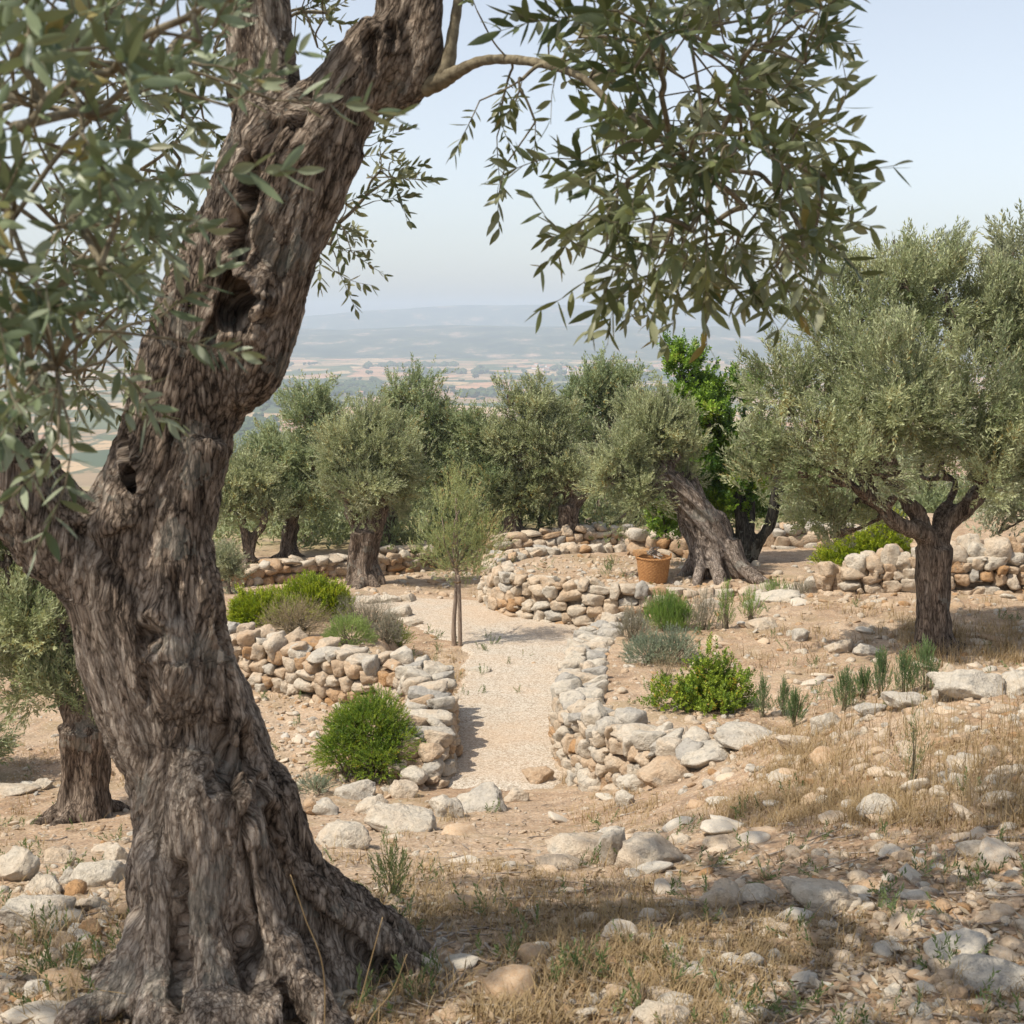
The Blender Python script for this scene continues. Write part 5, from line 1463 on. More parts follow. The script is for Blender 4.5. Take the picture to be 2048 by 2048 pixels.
    shrub('scrub_bush', 'green citrus-like bush glimpsed behind the far wall between two olives', 640, 1040, 40, 26, 'green_tree', BROAD_T, 90, .9, .5, 84, Y=29)
    # scrub on the slope behind everything
    r = np.random.default_rng(99)
    P, D, B = [], [], []
    for k in range(480):
        Y = 25.5 + 34 * r.random() ** 1.5; u = r.uniform(380, 2000)
        x = at(u, 1000, Y).x; m = 26
        R = r.uniform(.3, .75) * (1 + (Y > 38) * .6)
        d = unit(r.normal(size=(m, 3))); d[:, 2] = np.abs(d[:, 2])
        P.append(np.array([x, Y, Hs(x, Y)]) + d * np.array([R, R, R * .9]) * r.uniform(.5, 1, (m, 1))); D.append(unit(d + [0, 0, .5])); B.append(np.clip(r.normal(.5, .15) + r.normal(size=m) * .1, 0, .92))
    V, Q, T, st = scatter(OLIVE_FAR_T, np.vstack(P), np.vstack(D), 1.7, r, np.concatenate(B))
    tag(link('undergrowth', new_mesh('undergrowth', V, [Q], M['scrub'], T, False)), kind='stuff')
# ------------------------------------------------------------------ loose stones, grass, basket, far trees
ROCKS = []
def rock_lib():
    for k in range(18):
        ROCKS.append(rock_shape(900 + k, 3, 5 + k % 5, 0.13 + 0.02 * (k % 4)))

def boulder(u, vb, w, h, tone, label, seed, name='boulder', deep=0.8, rotz=None, group=None, sink=0.22, flat=None):
    r = np.random.default_rng(seed)
    g0 = ground(u, vb)
    sx = pxm(w, g0.y) / 2
    sz = pxm(h, g0.y) / 2 * 1.12
    sy = max(sx * deep, sz * 0.7) if flat is None else flat
    V, F = rock_shape(seed, 4, 15, 0.22)
    V = V * (1 + 0.05 * fbm(V * 9, 3, seed + 1)[:, None])
    V = V * np.array([sx, sy, sz])
    a = rotz if rotz is not None else r.uniform(-.25, .25)
    c, s = math.cos(a), math.sin(a)
    tl = r.normal() * .10
    ct, stt = math.cos(tl), math.sin(tl)
    V = V @ np.array([[ct, 0, -stt], [0, 1, 0], [stt, 0, ct]]) @ np.array([[c, s, 0], [-s, c, 0], [0, 0, 1]])
    b = Vector((g0.x, g0.y + sy * 0.6, 0)); b.z = Hs(b.x, b.y)
    me = new_mesh(name, V, [F], M['capstone'], np.full(len(V), tone + .08))
    for m in [me]:
        m.materials.clear(); m.materials.append(M['boulder'])
    o = link(name, me, loc=(b.x, b.y, b.z + sz * (1 - sink) - sz * 0.46))
    return tag(o, label, 'rock', group)

def build_rocks():
    m = M['wallstone'].copy(); m.name = 'limestone_boulder'
    for nd in m.node_tree.nodes:
        if nd.type == 'MATH' and nd.operation == 'ADD' and abs(nd.inputs[1].default_value - 0.12) < 1e-6: nd.inputs[1].default_value = 0.0
    M['boulder'] = m
    rock_lib()
    L = [
     (1014, 1482, 66, 44, .62, 'rough brown boulder with a pale top at the mouth of the path'), (908, 1530, 104, 66, .05, 'grey pitted boulder at the near end of the gravel path'), (968, 1512, 60, 36, .35, 'cream rounded stone between the grey pitted boulder and the brown one'),
     (840, 1542, 74, 52, .16, 'white blocky boulder beside the grey pitted one'), (752, 1572, 150, 70, .20, 'long whitish boulder lying below the round bush'), (645, 1598, 110, 56, .24, 'flat cream boulder nearest the great trunk, below the round bush'), (668, 1508, 84, 46, .12, 'grey flat-topped boulder directly under the round bush'),
     (612, 1540, 56, 46, .02, 'dark grey squared stone beside the great trunk'), (700, 1535, 70, 42, .3, 'tan stone wedged under the grey flat-topped boulder'), (588, 1538, 42, 46, .72, 'orange stone touching the great trunk near the dark grey one'), (760, 1505, 64, 46, .35, 'rounded tan stone at the foot of the curved wall end'), (790, 1470, 46, 40, .3, 'pale stone on the curved wall end by the path edge'),
     (1100, 1622, 150, 72, .36, 'large rounded tan outcrop rising from the dry ground'), (1158, 1630, 58, 100, .22, 'upright pointed slab standing in the tan outcrop'), (1235, 1632, 160, 78, .33, 'broad sloping slab joined to the upright pointed one'), (1060, 1640, 110, 34, .45, 'low flat shelf of rock before the rounded outcrop'),
     (1372, 1602, 92, 36, .48, 'flat brown slab with a dark hollow under it'), (1362, 1718, 92, 66, .34, 'wedge-shaped pale stone with a dark shadowed end'), (1432, 1704, 110, 40, .26, 'elongated grey-white stone next to the wedge-shaped one'), (1556, 1722, 160, 66, .30, 'big oblong pale boulder among the scree'),
     (1660, 1548, 92, 60, .14, 'broken white boulder on the grassy slope'), (1482, 1470, 70, 20, .22, 'thin white slab lying flat in the dry grass'), (1345, 1442, 120, 52, .12, 'white boulder where the path wall meets the ground'), (1425, 1402, 150, 44, .10, 'long white boulder in line with the path wall end'),
     (1262, 1478, 120, 70, .58, 'ochre-stained boulder at the foot of the path wall end'), (1195, 1492, 60, 46, .2, 'grey-white stone below the path wall'), (1128, 1492, 80, 66, .16, 'pointed grey stone leaning on the foot of the path wall'), (1180, 1520, 44, 40, .15, 'small white angular stone below the path wall'),
     (1562, 1376, 66, 42, .15, 'rounded white boulder behind the spiky seedlings'), (1645, 1350, 62, 34, .05, 'grey boulder with a white crest'), (1718, 1334, 96, 34, .10, 'low white boulder with a sloping back'), (1838, 1318, 150, 76, .10, 'biggest white boulder, under the largest olive'), (1920, 1310, 96, 56, .18, 'white boulder at the picture edge touching the biggest one'),
     (1790, 1320, 60, 50, .12, 'pitted grey lump on the near side of the biggest white boulder'), (1500, 1412, 70, 34, .4, 'tan stone half hidden in rusty dry grass'), (1880, 1880, 190, 80, .02, 'big smooth grey slab in the shaded corner'), (1255, 1945, 120, 66, .3, 'dark-faced boulder cut off by the lower picture edge'), (1742, 1856, 46, 34, .4, 'smooth egg-shaped stone in front of its two neighbours'),
     (1775, 1836, 46, 30, .45, 'smooth tan stone on the right of the egg-shaped pair'), (1738, 1828, 40, 26, .42, 'smooth stone at the back of the egg-shaped group'), (20, 1664, 100, 84, .30, 'big rounded cream boulder at the picture edge below the hollow olive'), (105, 1630, 66, 40, .42, 'tan boulder leaning on its neighbours below the hollow olive'), (75, 1690, 80, 50, .22, 'white boulder in the middle of the heap below the hollow olive'),
     (165, 1672, 130, 60, .16, 'long white boulder against the great trunk'), (60, 1752, 140, 58, .18, 'flat white boulder lowest in the heap'), (160, 1720, 80, 40, .3, 'flat tan boulder between the two white ones'), (215, 1630, 60, 52, .25, 'cream stone partly behind the great trunk'), (130, 1668, 50, 46, .05, 'grey stone propped in the heap below the hollow olive'), (190, 1606, 50, 24, .35, 'small flat stone on top of the heap'),
     (20, 1500, 100, 26, .3, 'flat bedrock ledge at the picture edge beside the hollow olive'), (75, 1490, 46, 26, .25, 'pale stone beside the hollow olive'), (700, 1142, 46, 20, .3, 'pale stone in the low row bordering the planted bed, under the forked olive'), (736, 1140, 46, 22, .25, 'middle stone of the low row bordering the planted bed'), (768, 1138, 40, 26, .3, 'last stone of the low row, next to the path'),
     (748, 1166, 60, 30, .2, 'whitish boulder at the inner edge of the path bend'), (778, 1182, 40, 20, .3, 'small whitish stone at the inner edge of the path bend'), (905, 1272, 46, 16, .12, 'pale rock just breaking the gravel of the path'), (1515, 1212, 40, 34, .08, 'grey speckled rock in the bed before the largest olive'), (1590, 1232, 60, 36, .3, 'tan rock in the shade of the largest olive'), (1640, 1236, 60, 30, .05, 'grey rock in the shade of the largest olive'),
     (1420, 1150, 40, 24, .2, 'white stone at the foot of the terrace wall by the spindly plants'), (1470, 1135, 90, 26, .15, 'broad pale slab at the foot of the terrace wall'), (1345, 1148, 44, 26, .2, 'pale stone beside the rosemary'), (1440, 1188, 66, 30, .35, 'tan boulder in the bed below the terrace wall'), (1215, 1135, 40, 30, .5, 'orange stone at the joint of the round terrace and the path wall'), (1870, 1620, 110, 34, .22, 'grey-white ledge of stone at the far edge of the scree')]
    for k, (u, v, w, h, tone, lab) in enumerate(L):
        boulder(u, v, w, h, tone, lab, 2000 + k)
    # loose stones one could pick up, the largest as objects of their own
    meshes = []
    for k, (V, F) in enumerate(ROCKS):
        me = new_mesh('loose_stone', V, [F], M['stone'], np.full(len(V), 0.30 + 0.02 * (k % 9)))
        meshes.append(me)
    r = np.random.default_rng(4242)
    spots = []
    def cloud(n, us, vs, size, wt=None, minrow=0):
        c = 0
        while c < n:
            u, v = r.uniform(*us), r.uniform(*vs)
            if wt is not None and r.random() > wt(u, v): continue
            if v > 1500 and 180 < u < 640: continue
            p = ground(u, v)
            d, w = path_mask(np.array([p.x]), np.array([p.y]))
            if d[0] < w[0]: continue
            spots.append((p, r.uniform(*size) * (1 + 1.1 * r.random() ** 4))); c += 1
    cloud(62, (1150, 1960), (1560, 1950), (.018, .042), lambda u, v: min(1, .25 + (u - 1150) / 700))
    cloud(30, (620, 1932), (1500, 1640), (.035, .07))
    cloud(26, (1300, 1960), (1340, 1560), (.035, .07))
    cloud(30, (1150, 1960), (1140, 1300), (.04, .09))
    cloud(16, (0, 240), (1450, 1932), (.025, .06))
    cloud(14, (600, 1200), (1640, 1940), (.018, .04))
    cloud(18, (480, 640), (1320, 1480), (.03, .07))
    cloud(8, (900, 1300), (1060, 1110), (.03, .07))
    for p, s in spots:
        o = bpy.data.objects.new('loose_stone', meshes[r.integers(len(meshes))]); COL.objects.link(o)
        sc = s * np.array([r.uniform(.9, 1.6), r.uniform(.8, 1.2), r.uniform(.30, .58)])
        o.scale = sc
        o.rotation_euler = (r.normal() * .22, r.normal() * .22, r.uniform(0, 6.28))
        o.location = (p.x, p.y, p.z + sc[2] * r.uniform(-.1, .3))
        tag(o, 'pale limestone fragment lying loose on the dry slope or the beds', 'stone', 'loose limestone fragments on the ground')
    # pebbles
    low = [rock_shape(700 + k, 2, 4, 0.15) for k in range(8)]
    tiny = [rock_shape(730 + k, 1, 3, 0.12) for k in range(8)]
    acc = Acc()
    def strew(n, us, vs, size, lib, wt=None):
        u = r.uniform(*us, n); v = r.uniform(*vs, n)
        for a, b in zip(u, v):
            if wt is not None and r.random() > wt(a, b): continue
            d = ray(a, b)
            p = ground(a, b)
            dd, w = path_mask(np.array([p.x]), np.array([p.y]))
            if dd[0] < w[0] * 0.97 and r.random() > (.30 if dd[0] > w[0] * .7 else .06): continue
            V, F = lib[r.integers(len(lib))]
            s = r.uniform(*size) * (1 + 1.2 * r.random() ** 3)
            R = rot_mat(r, np.array([.3, .3, 3.0]))
            W = (V * s * np.array([r.uniform(.9, 1.6), 1, r.uniform(.45, .85)])) @ R.T + np.array([p.x, p.y, p.z + s * .08])
            acc.add(W, T=F, tone=float(np.clip(r.normal(.42, .22), 0, 1)))
    scree = lambda u, v: min(1, .22 + max(0, (u - 1000) / 750)) if v > 1640 else .7
    strew(1000, (560, 1990), (1500, 1950), (.007, .018), low, scree)
    strew(420, (1250, 1990), (1600, 1950), (.009, .022), low, lambda u, v: (u - 1150) / 700)
    strew(1700, (0, 1990), (1480, 1950), (.004, .010), tiny, lambda u, v: .8)
    strew(1300, (1130, 1990), (1120, 1500), (.010, .03), low)
    strew(350, (0, 260), (1350, 1932), (.008, .022), low)
    strew(900, (470, 800), (1290, 1500), (.008, .024), low)
    strew(500, (900, 1330), (1050, 1110), (.012, .032), low)
    strew(900, (640, 1110), (1120, 1480), (.010, .026), low)
    strew(250, (440, 900), (1060, 1130), (.02, .05), low)
    strew(250, (1330, 1932), (1060, 1150), (.02, .05), low)
    tag(link('pebbles', acc.mesh('pebbles', M['wallstone'])), kind='stuff')

def blades(P, Hh, lean, width, r, n_seg=3):
    """curved grass blades: (verts, quads)"""
    n = len(P)
    a = r.uniform(0, 6.283, n)
    d = np.stack([np.cos(a), np.sin(a), np.zeros(n)], 1)
    s = np.stack([-np.sin(a), np.cos(a), np.zeros(n)], 1)
    V = np.zeros((n, (n_seg + 1) * 2, 3))
    for i in range(n_seg + 1):
        t = i / n_seg
        c = P + d * (lean * t ** 1.7)[:, None] + np.array([0, 0, 1]) * (Hh * (t - 0.25 * t * t * np.minimum(lean / np.maximum(Hh, 1e-3), 1.5)))[:, None]
        w = width * (1 - .85 * t)
        V[:, i * 2] = c - s * w[:, None] / 2; V[:, i * 2 + 1] = c + s * w[:, None] / 2
    q = np.array([[2 * i, 2 * i + 1, 2 * i + 3, 2 * i + 2] for i in range(n_seg)])
    Q = (q[None] + (np.arange(n) * (n_seg + 1) * 2)[:, None, None]).reshape(-1, 4)
    return V.reshape(-1, 3), Q

def build_grass():
    r = np.random.default_rng(31)
    def tufts(n, us, vs, wt, per, hr, spread, lean=(.3, 1.1), wd=.0035):
        P, Hh, Le, Wd, To = [], [], [], [], []
        for _ in range(n):
            u, v = r.uniform(*us), r.uniform(*vs)
            if r.random() > wt(u, v): continue
            p = ground(u, v)
            dd, w = path_mask(np.array([p.x]), np.array([p.y]))
            if dd[0] < w[0] * .98: continue
            m = int(per * r.uniform(.5, 1.5)); h = r.uniform(*hr)
            q = r.normal(size=(m, 2)) * spread
            x, y = p.x + q[:, 0], p.y + q[:, 1]
            P.append(np.stack([x, y, Hg(x, y) - .005], 1))
            hh = h * r.uniform(.45, 1.1, m)
            Hh.append(hh); Le.append(hh * r.uniform(*lean, m)); Wd.append(wd * r.uniform(.6, 1.3, m) * (1 + p.y / 14))
            To.append(np.clip(r.normal(.45, .2) + r.normal(size=m) * .18, 0, .92))
        V, Q = blades(np.vstack(P), np.concatenate(Hh), np.concatenate(Le), np.concatenate(Wd), r)
        return V, Q, np.repeat(np.concatenate(To), 8)
    acc = Acc()
    nz = lambda u, v, s=.006: float(vnoise(np.array([[u * s, v * s * 2.4, .5]]), 12)[0])
    slope = lambda u, v: np.clip(.55 + nz(u, v) * .9, 0, 1)
    for args in [(1300, (1340, 1990), (1375, 1560), slope, 15, (.04, .15), .06, (.5, 1.4), .003), (150, (1500, 1990), (1330, 1560), lambda u, v: 1, 6, (.16, .36), .05, (.1, .7), .0026),
                 (1500, (700, 1500), (1640, 1950), lambda u, v: np.clip(.6 + nz(u, v) * 1.2, 0, 1), 16, (.025, .08), .04), (1500, (1100, 1990), (1500, 1950), lambda u, v: np.clip(.3 + nz(u, v) * 1.1, 0, 1), 14, (.025, .08), .035),
                 (420, (0, 260), (1400, 1932), lambda u, v: np.clip(.4 + nz(u, v), 0, 1), 12, (.04, .12), .04), (330, (560, 1300), (1500, 1650), lambda u, v: np.clip(.3 + nz(u, v) * 1.2, 0, 1), 12, (.05, .14), .05),
                 (300, (1200, 1960), (1130, 1330), lambda u, v: np.clip(.35 + nz(u, v) * 1.2, 0, 1), 14, (.08, .22), .07), (260, (1040, 1090), (1190, 1480), lambda u, v: .8, 12, (.04, .12), .05), (200, (800, 870), (1230, 1480), lambda u, v: .8, 12, (.05, .14), .05),
                 (160, (470, 800), (1230, 1480), lambda u, v: .5, 10, (.04, .10), .05), (140, (900, 1330), (1050, 1120), lambda u, v: .5, 10, (.05, .14), .06), (220, (440, 940), (1060, 1150), lambda u, v: .5, 12, (.05, .14), .07), (180, (1700, 1932), (1180, 1260), lambda u, v: .9, 14, (.1, .25), .06)]:
        V, Q, T = tufts(*args)
        acc.add(V, Q, tone=T)
    tag(link('dry_grass', acc.mesh('dry_grass', M['straw'], False)), kind='stuff')
    # small green weeds
    P = []
    for n, us, vs in [(70, (600, 1960), (1480, 1950)), (44, (1150, 1960), (1130, 1340)), (26, (470, 830), (1230, 1500)), (26, (900, 1330), (1060, 1110)), (30, (0, 260), (1420, 1932)), (20, (780, 1000), (1190, 1320))]:
        for _ in range(n):
            u, v = r.uniform(*us), r.uniform(*vs)
            p = ground(u, v)
            for _k in range(r.integers(2, 7)):
                x, y = p.x + r.normal() * .035, p.y + r.normal() * .035
                P.append((x, y, Hs(x, y)))
    P = np.array(P)
    D = unit(r.normal(size=P.shape) * .5 + [0, 0, 1])
    V, Q, T, st = scatter(SOFT_T, P, D, .55 * (1 + P[:, 1] / 25), r)
    tag(link('weeds', new_mesh('weeds', V, [Q], M['weed'], T, False)), kind='stuff')
    # fallen leaves and broken twigs
    n = 9000
    u = r.uniform(0, 1990, n); v = r.uniform(1500, 1950, n)
    k = r.random(n) < np.where(v > 1620, 1, .4)
    P = np.array([list(ground(a, b)) for a, b in zip(u[k], v[k])]) + [0, 0, .006]
    D = unit(r.normal(size=P.shape) * [1, 1, .22])
    V0 = kite_leaf(.045, .011, .1)
    tpl = [(V0, np.array([[0, 1, 2, 3]]), np.zeros(4), np.zeros((5, 3)))]
    V, Q, T, st = scatter(tpl, P, D, 1.0, r, np.clip(r.normal(.45, .28, len(P)), 0, 1))
    tag(link('leaf_litter', new_mesh('leaf_litter', V, [Q], M['litter'], T, False)), kind='stuff')
    acc = Acc()
    for _ in range(330):
        p = ground(r.uniform(0, 1960), r.uniform(1520, 1940))
        a = r.uniform(0, 6.28); L = r.uniform(.06, .28)
        q = [np.array(p) + np.array([math.cos(a), math.sin(a), 0]) * t * L + np.array([r.normal() * .01, r.normal() * .01, .012]) for t in (0, .35, .7, 1)]
        for w in q: w[2] = Hs(w[0], w[1]) + .010
        C = catmull(q, 3)
        acc.add(*tube_geo(C, np.linspace(.004, .0015, len(C)) * r.uniform(.6, 1.4), 5))
    tag(link('twig_litter', acc.mesh('twig_litter', M['drywood'])), kind='stuff')
    # the long straw stalks in front of the great trunk
    for (pts, lab) in [([(0, 1838), (60, 1862), (110, 1905), (240, 1940)], 'pale straw stalk lying bent across the lower left roots'), ([(668, 1945), (690, 1850), (722, 1730)], 'straw stalk rising steeply out of the roots'), ([(690, 1945), (740, 1870), (768, 1800)], 'straw stalk leaning beside the steeper one'), ([(612, 1850), (575, 1730), (548, 1650)], 'thin dead stalk curving up against the great root')]:
        if pts[0][0] == 0:
            q = [ground(a, b) + Vector((0, 0, .03 + .02 * k)) for k, (a, b) in enumerate(pts)]
        else:
            q = [at(a, b, 2.55) for a, b in pts]
            foot = Vector((q[0].x - .02, q[0].y + .02, 0)); foot.z = Hs(foot.x, foot.y) - .01
            q = [foot] + q
        C = catmull([list(p) for p in q], 8)
        V, q, t = tube_geo(C, np.linspace(.0017, .001, len(C)), 6)
        o = link('straw_stalk', new_mesh('straw_stalk', V, [q, t], M['straw'], np.full(len(V), .7)))
        tag(o, lab, 'stalk')

def build_basket():
    b = ground(1235, 1103)
    b = Vector((b.x, b.y + .2, 0)); b.z = Hs(b.x, b.y)
    Y = b.y
    root = thing('wicker_basket', b, 'round tapered wicker basket full of dry sticks on the terrace', 'basket')
    R0, R1, Hh = pxm(51, Y) / 2, pxm(63, Y) / 2, pxm(47, Y)
    nr, na = 64, 96
    rows = 16
    V = []
    for i in range(nr + 1):
        t = i / nr
        rad = R0 + (R1 - R0) * (t + .10 * math.sin(math.pi * t))
        for k in range(na):
            a = k / na * 6.283
            ph = math.floor(t * rows) % 2
            w = .004 * math.sin(t * rows * math.pi) ** 2 + .0035 * math.cos(a * 24 + ph * math.pi)
            V.append([(rad + w) * math.cos(a), (rad + w) * math.sin(a), t * Hh])
    for i in range(nr, -1, -8):
        t = i / nr
        rad = R0 + (R1 - R0) * t - .016
        for k in range(na):
            a = k / na * 6.283
            V.append([rad * math.cos(a), rad * math.sin(a), max(t * Hh, .02)])
    V = np.array(V)
    n = len(V) // na
    idx = np.arange(n * na).reshape(n, na)
    q = np.stack([idx[:-1], np.roll(idx[:-1], -1, 1), np.roll(idx[1:], -1, 1), idx[1:]], -1).reshape(-1, 4)
    me = new_mesh('body', np.vstack([V, [[0, 0, .02]]]), [q, np.array([[idx[-1, k], idx[-1, (k + 1) % na], len(V)] for k in range(na)])], M['cane'])
    def part(nm, me):
        o = bpy.data.objects.new(nm, me); COL.objects.link(o); o.parent = root
    part('body', me)
    acc = Acc()
    for s in range(3):
        th = np.linspace(0, 2 * math.pi, 121)
        P = np.stack([(R1 - .004 + .010 * np.cos(th * 14 + s * 2.09)) * np.cos(th), (R1 - .004 + .010 * np.cos(th * 14 + s * 2.09)) * np.sin(th), Hh + .010 * np.sin(th * 14 + s * 2.09)], 1)
        V, qq, tt = tube_geo(P, np.full(121, .0085), 7); acc.add(V, qq, tt)
    part('rim', acc.mesh('rim', M['cane']))
    for s in (-1, 1):
        P = np.array([[s * (R1 + .004), -.055, Hh - .03], [s * (R1 + .012), -.05, Hh + .035], [s * (R1 + .014), 0, Hh + .06], [s * (R1 + .012), .05, Hh + .035], [s * (R1 + .004), .055, Hh - .03]])
        C = catmull(P, 6); V, qq, tt = tube_geo(C, np.full(len(C), .008), 7)
        part('handle', new_mesh('handle', V, [qq, tt], M['cane']))
    r = np.random.default_rng(8)
    for k in range(9):
        a = r.uniform(0, 6.28); L = r.uniform(.15, .24)
        z0 = Hh + .005 + k * .012
        d = np.array([math.cos(a), math.sin(a) * .7, r.uniform(.0, .16)])
        P = [np.array([0, 0, z0]) - d * L * .9, np.array([r.normal() * .02, r.normal() * .02, z0 + .03]), np.array([0, 0, z0 + .01]) + d * L * .75 + r.normal(size=3) * .012]
        P[0][2] = max(P[0][2], Hh - .07)
        C = catmull(P, 6)
        acc = Acc(); acc.add(*tube_geo(C, np.linspace(.011, .006, len(C)), 7))
        e = C[8] + d * .05 + r.normal(size=3) * .04 + [0, 0, .03]
        acc.add(*tube_geo(catmull([C[6], (C[6] + e) / 2 + [0, 0, .008], e], 4), np.linspace(.007, .004, 9), 6))
        o = link('dry_stick', acc.mesh('dry_stick', M['drywood']), loc=b)
        tag(o, 'grey forked stick lying across the top of the wicker basket', 'stick', 'sticks in the basket')

def build_far():
    r = np.random.default_rng(64)
    # trees of the plain
    lib = []
    for k in range(7):
        acc = Acc()
        V0, F0 = ico(2)
        for _ in range(4):
            c = np.array([r.normal() * .45, r.normal() * .4, .75 + r.normal() * .18])
            V = V0 * (1 + .35 * fbm(V0 * 1.9 + r.uniform(0, 50), 3, k)[:, None]) * np.array([.62, .6, .52]) * r.uniform(.7, 1.15) + c
            acc.add(V, T=F0)
        V, q, t = tube_geo([[0, 0, -.1], [0, 0, .35], [.03, 0, .7]], [.12, .1, .07], 6)
        acc.add(V, q, t)
        lib.append(acc.mesh('far_tree', M['farwood'], False))
    for k in range(230):
        u = r.uniform(430, 1420)
        v = 690 + 200 * r.random() ** 1.6
        if u > 760 and v > 770: continue
        d = ray(u, v)
        Y = 128.0 / -d.z * d.y
        if Y < 950 or Y > 4000: continue
        x = d.x / d.y * Y
        s = r.uniform(3.5, 8.0) * (1 + .25 * (Y > 2200))
        o = bpy.data.objects.new('far_tree', lib[r.integers(7)]); COL.objects.link(o)
        z = -131 + 16 * float(sstep(2800, 4200, np.array(Y))) * .5
        o.location = (x, Y, z + .5); o.scale = (s * r.uniform(.8, 1.5), s, s * r.uniform(.7, 1.1)); o.rotation_euler = (0, 0, r.uniform(0, 6))
        tag(o, 'tiny dark tree dotting the hazy valley fields', 'tree', 'lone trees of the valley')
    # farmhouses of the valley
    mw, mr = bpy.data.materials.new('far_white_wall'), bpy.data.materials.new('far_tile_roof')
    for mm, cc in ((mw, (.62, .58, .52)), (mr, (.36, .19, .12))):
        mm.use_nodes = True; mm.node_tree.nodes['Principled BSDF'].inputs['Base Color'].default_value = (*cc, 1); mm.node_tree.nodes['Principled BSDF'].inputs['Roughness'].default_value = .95
    bx = np.array([[-1, -.6, 0], [1, -.6, 0], [1, .6, 0], [-1, .6, 0], [-1, -.6, .7], [1, -.6, .7], [1, .6, .7], [-1, .6, .7], [-1, 0, 1.05], [1, 0, 1.05]])
    wall = new_mesh('wall', bx, [np.array([[0, 1, 5, 4], [1, 2, 6, 5], [2, 3, 7, 6], [3, 0, 4, 7]]), np.array([[5, 6, 9], [7, 4, 8]])], mw, None, False)
    rf = np.array([[-1.08, -.72, .66], [1.08, -.72, .66], [1.08, 0, 1.09], [-1.08, 0, 1.09], [-1.08, .72, .66], [1.08, .72, .66]])
    roof = new_mesh('roof', rf, [np.array([[0, 1, 2, 3], [3, 2, 5, 4]])], mr, None, False)
    for k in range(26):
        u, v = (r.uniform(1000, 1260), r.uniform(689, 700)) if k < 19 else (r.uniform(560, 1400), r.uniform(692, 740))
        d = ray(u, v); Y = 126.0 / -d.z * d.y; x = d.x / d.y * Y
        root = thing('farmhouse', (x, Y, -131 + 16 * float(sstep(2800, 4200, np.array(Y))) * .5), 'tiny pale farmhouse far off among the valley fields', 'house', 'farmhouses of the valley')
        s = r.uniform(5, 9); root.scale = (s * r.uniform(.9, 1.6), s, s); root.rotation_euler = (0, 0, r.normal() * .5)
        for nm, me in (('wall', wall), ('roof', roof)):
            o = bpy.data.objects.new(nm, me); COL.objects.link(o); o.parent = root
    # belts and copses: masses nobody could count
    acc = Acc()
    V0, F0 = ico(1)
    for (u0, u1, v0, v1, n) in [(500, 720, 722, 730, 130), (620, 760, 734, 742, 80), (690, 860, 690, 694, 90), (1040, 1230, 694, 699, 110), (1160, 1260, 706, 712, 70), (760, 920, 700, 704, 60), (1000, 1110, 712, 717, 60), (440, 560, 744, 760, 90), (440, 520, 790, 820, 90), (430, 490, 830, 860, 60), (520, 640, 757, 764, 40), (960, 1140, 724, 735, 80), (1280, 1400, 700, 720, 60), (860, 930, 735, 745, 30)]:
        for _ in range(n):
            u, v = r.uniform(u0, u1), r.uniform(v0, v1)
            d = ray(u, v); Y = 128.0 / -d.z * d.y; x = d.x / d.y * Y
            s = r.uniform(4, 8) * (1 + .2 * (Y > 2000))
            z = -131 + 16 * float(sstep(2800, 4200, np.array(Y))) * .5
            V = V0 * (1 + .4 * r.normal(size=(len(V0), 1)) * .5) * np.array([s * 1.2, s * 1.2, s * .8]) + np.array([x, Y, z + s * .5])
            acc.add(V, T=F0)
    tag(link('far_woodland', acc.mesh('far_woodland', M['farwood'], False)), kind='stuff')
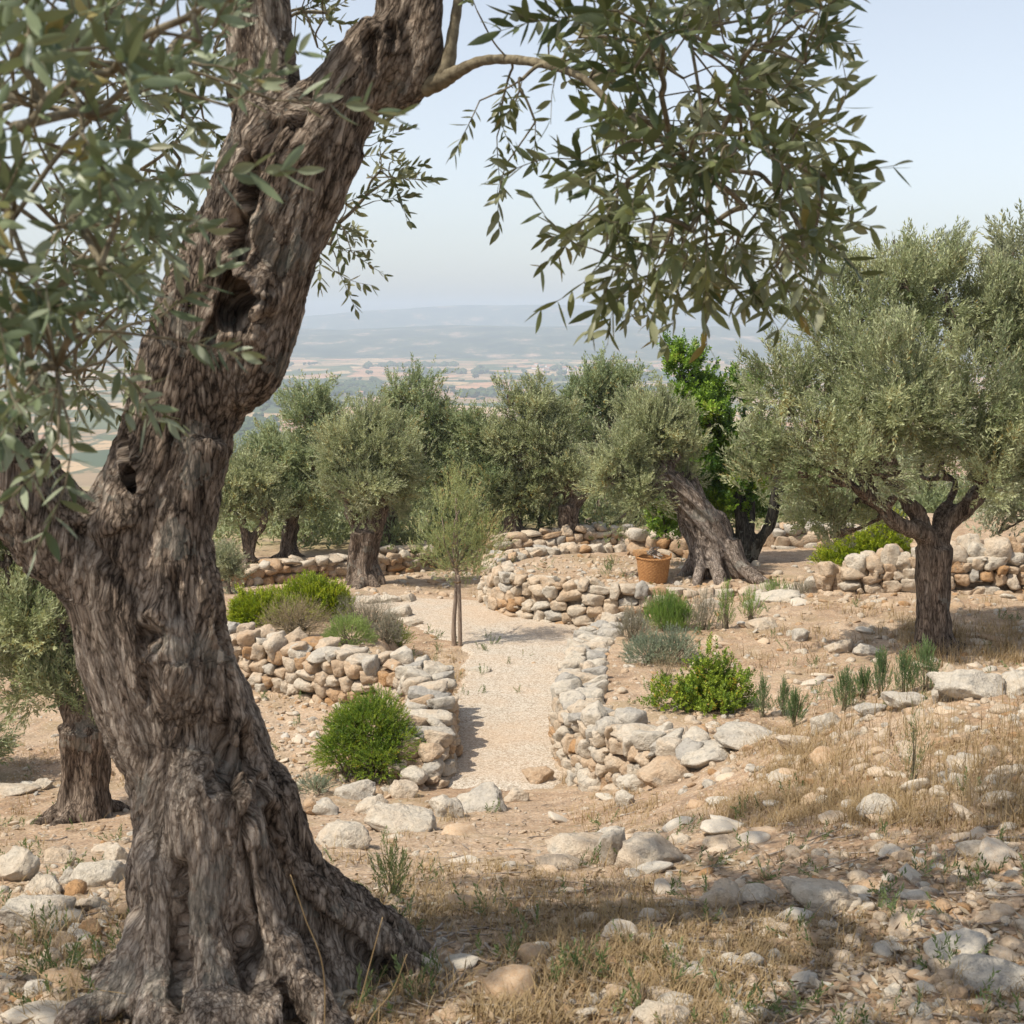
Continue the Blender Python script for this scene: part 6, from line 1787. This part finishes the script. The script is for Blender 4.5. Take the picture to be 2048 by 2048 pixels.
# ------------------------------------------------------------------ camera, light, air
def build_view():
    cam = bpy.data.cameras.new('camera')
    co = bpy.data.objects.new('camera', cam); COL.objects.link(co)
    cam.sensor_width = 36; cam.sensor_fit = 'HORIZONTAL'
    cam.lens = 36 * FPX / 1024
    cam.clip_start = 0.05; cam.clip_end = 30000
    co.rotation_euler = (math.pi / 2 - PITCH, 0, 0)
    cam.dof.use_dof = True; cam.dof.focus_distance = 16; cam.dof.aperture_fstop = 13.0
    SC.camera = co
    sd = Vector((SUN_AZ.x, SUN_AZ.y, 0)).normalized() * math.cos(SUN_EL) + Vector((0, 0, math.sin(SUN_EL)))
    L = bpy.data.lights.new('sun', 'SUN'); L.energy = 3.8; L.angle = math.radians(0.6); L.color = (1.0, 0.92, 0.795)
    lo = bpy.data.objects.new('sun', L); COL.objects.link(lo)
    lo.rotation_euler = sd.to_track_quat('Z', 'Y').to_euler()
    lo.location = sd * 60
    w = bpy.data.worlds.new('World'); SC.world = w; w.use_nodes = True
    nt = w.node_tree; nt.nodes.clear(); g = N(nt)
    sky = nt.nodes.new('ShaderNodeTexSky'); sky.sky_type = 'NISHITA'; sky.sun_disc = False
    sky.sun_elevation = SUN_EL; sky.sun_rotation = math.atan2(sd.x, sd.y)
    sky.air_density = 1.0; sky.dust_density = 2.0; sky.ozone_density = 1.0; sky.altitude = 300
    bg = nt.nodes.new('ShaderNodeBackground'); bg.inputs[1].default_value = 0.138
    hs = nt.nodes.new('ShaderNodeHueSaturation'); hs.inputs['Saturation'].default_value = 0.5
    nt.links.new(sky.outputs[0], hs.inputs['Color']); nt.links.new(hs.outputs[0], bg.inputs[0])
    out = nt.nodes.new('ShaderNodeOutputWorld'); nt.links.new(bg.outputs[0], out.inputs[0])
    # haze
    bm = bmesh.new(); bmesh.ops.create_cube(bm, size=1)
    me = bpy.data.meshes.new('haze'); bm.to_mesh(me); bm.free()
    x0, x1, y0, y1, z0, z1 = -7500, 7500, -300, 8900, -275, 118
    me.transform(Matrix.Translation(((x0 + x1) / 2, (y0 + y1) / 2, (z0 + z1) / 2)) @ Matrix.Diagonal((x1 - x0, y1 - y0, z1 - z0, 1)))
    o = link('haze', me); tag(o, kind='stuff')
    m, nt, out = mat('valley_haze')
    pv = nt.nodes.new('ShaderNodeVolumePrincipled')
    pv.inputs['Color'].default_value = (0.68, 0.79, 0.94, 1)
    pv.inputs['Density'].default_value = HAZE
    pv.inputs['Anisotropy'].default_value = 0.0
    nt.links.new(pv.outputs[0], out.inputs['Volume'])
    me.materials.append(m)
    SC.view_settings.view_transform = 'Standard'; SC.view_settings.look = 'None'
    SC.view_settings.exposure = 0.5; SC.view_settings.gamma = 1.0; SC.view_settings.use_curve_mapping = False
    SC.render.engine = 'CYCLES'
    SC.cycles.use_denoising = True
    SC.cycles.max_bounces = 6; SC.cycles.diffuse_bounces = 3; SC.cycles.glossy_bounces = 2
    SC.cycles.transmission_bounces = 3; SC.cycles.volume_bounces = 1; SC.cycles.transparent_max_bounces = 4
HAZE = 0.00021
import time
_t = time.time()
def _lap(s): print(s, round(time.time() - _t, 1))
build_ground(); _lap('ground')
build_walls(); _lap('walls')
build_grove(); far_grove(); _lap('grove')
great_olive(); _lap('great olive')
sapling(); build_shrubs(); _lap('shrubs')
build_rocks(); _lap('rocks')
build_grass(); _lap('grass')
build_basket(); build_far(); _lap('basket, far')
build_view()
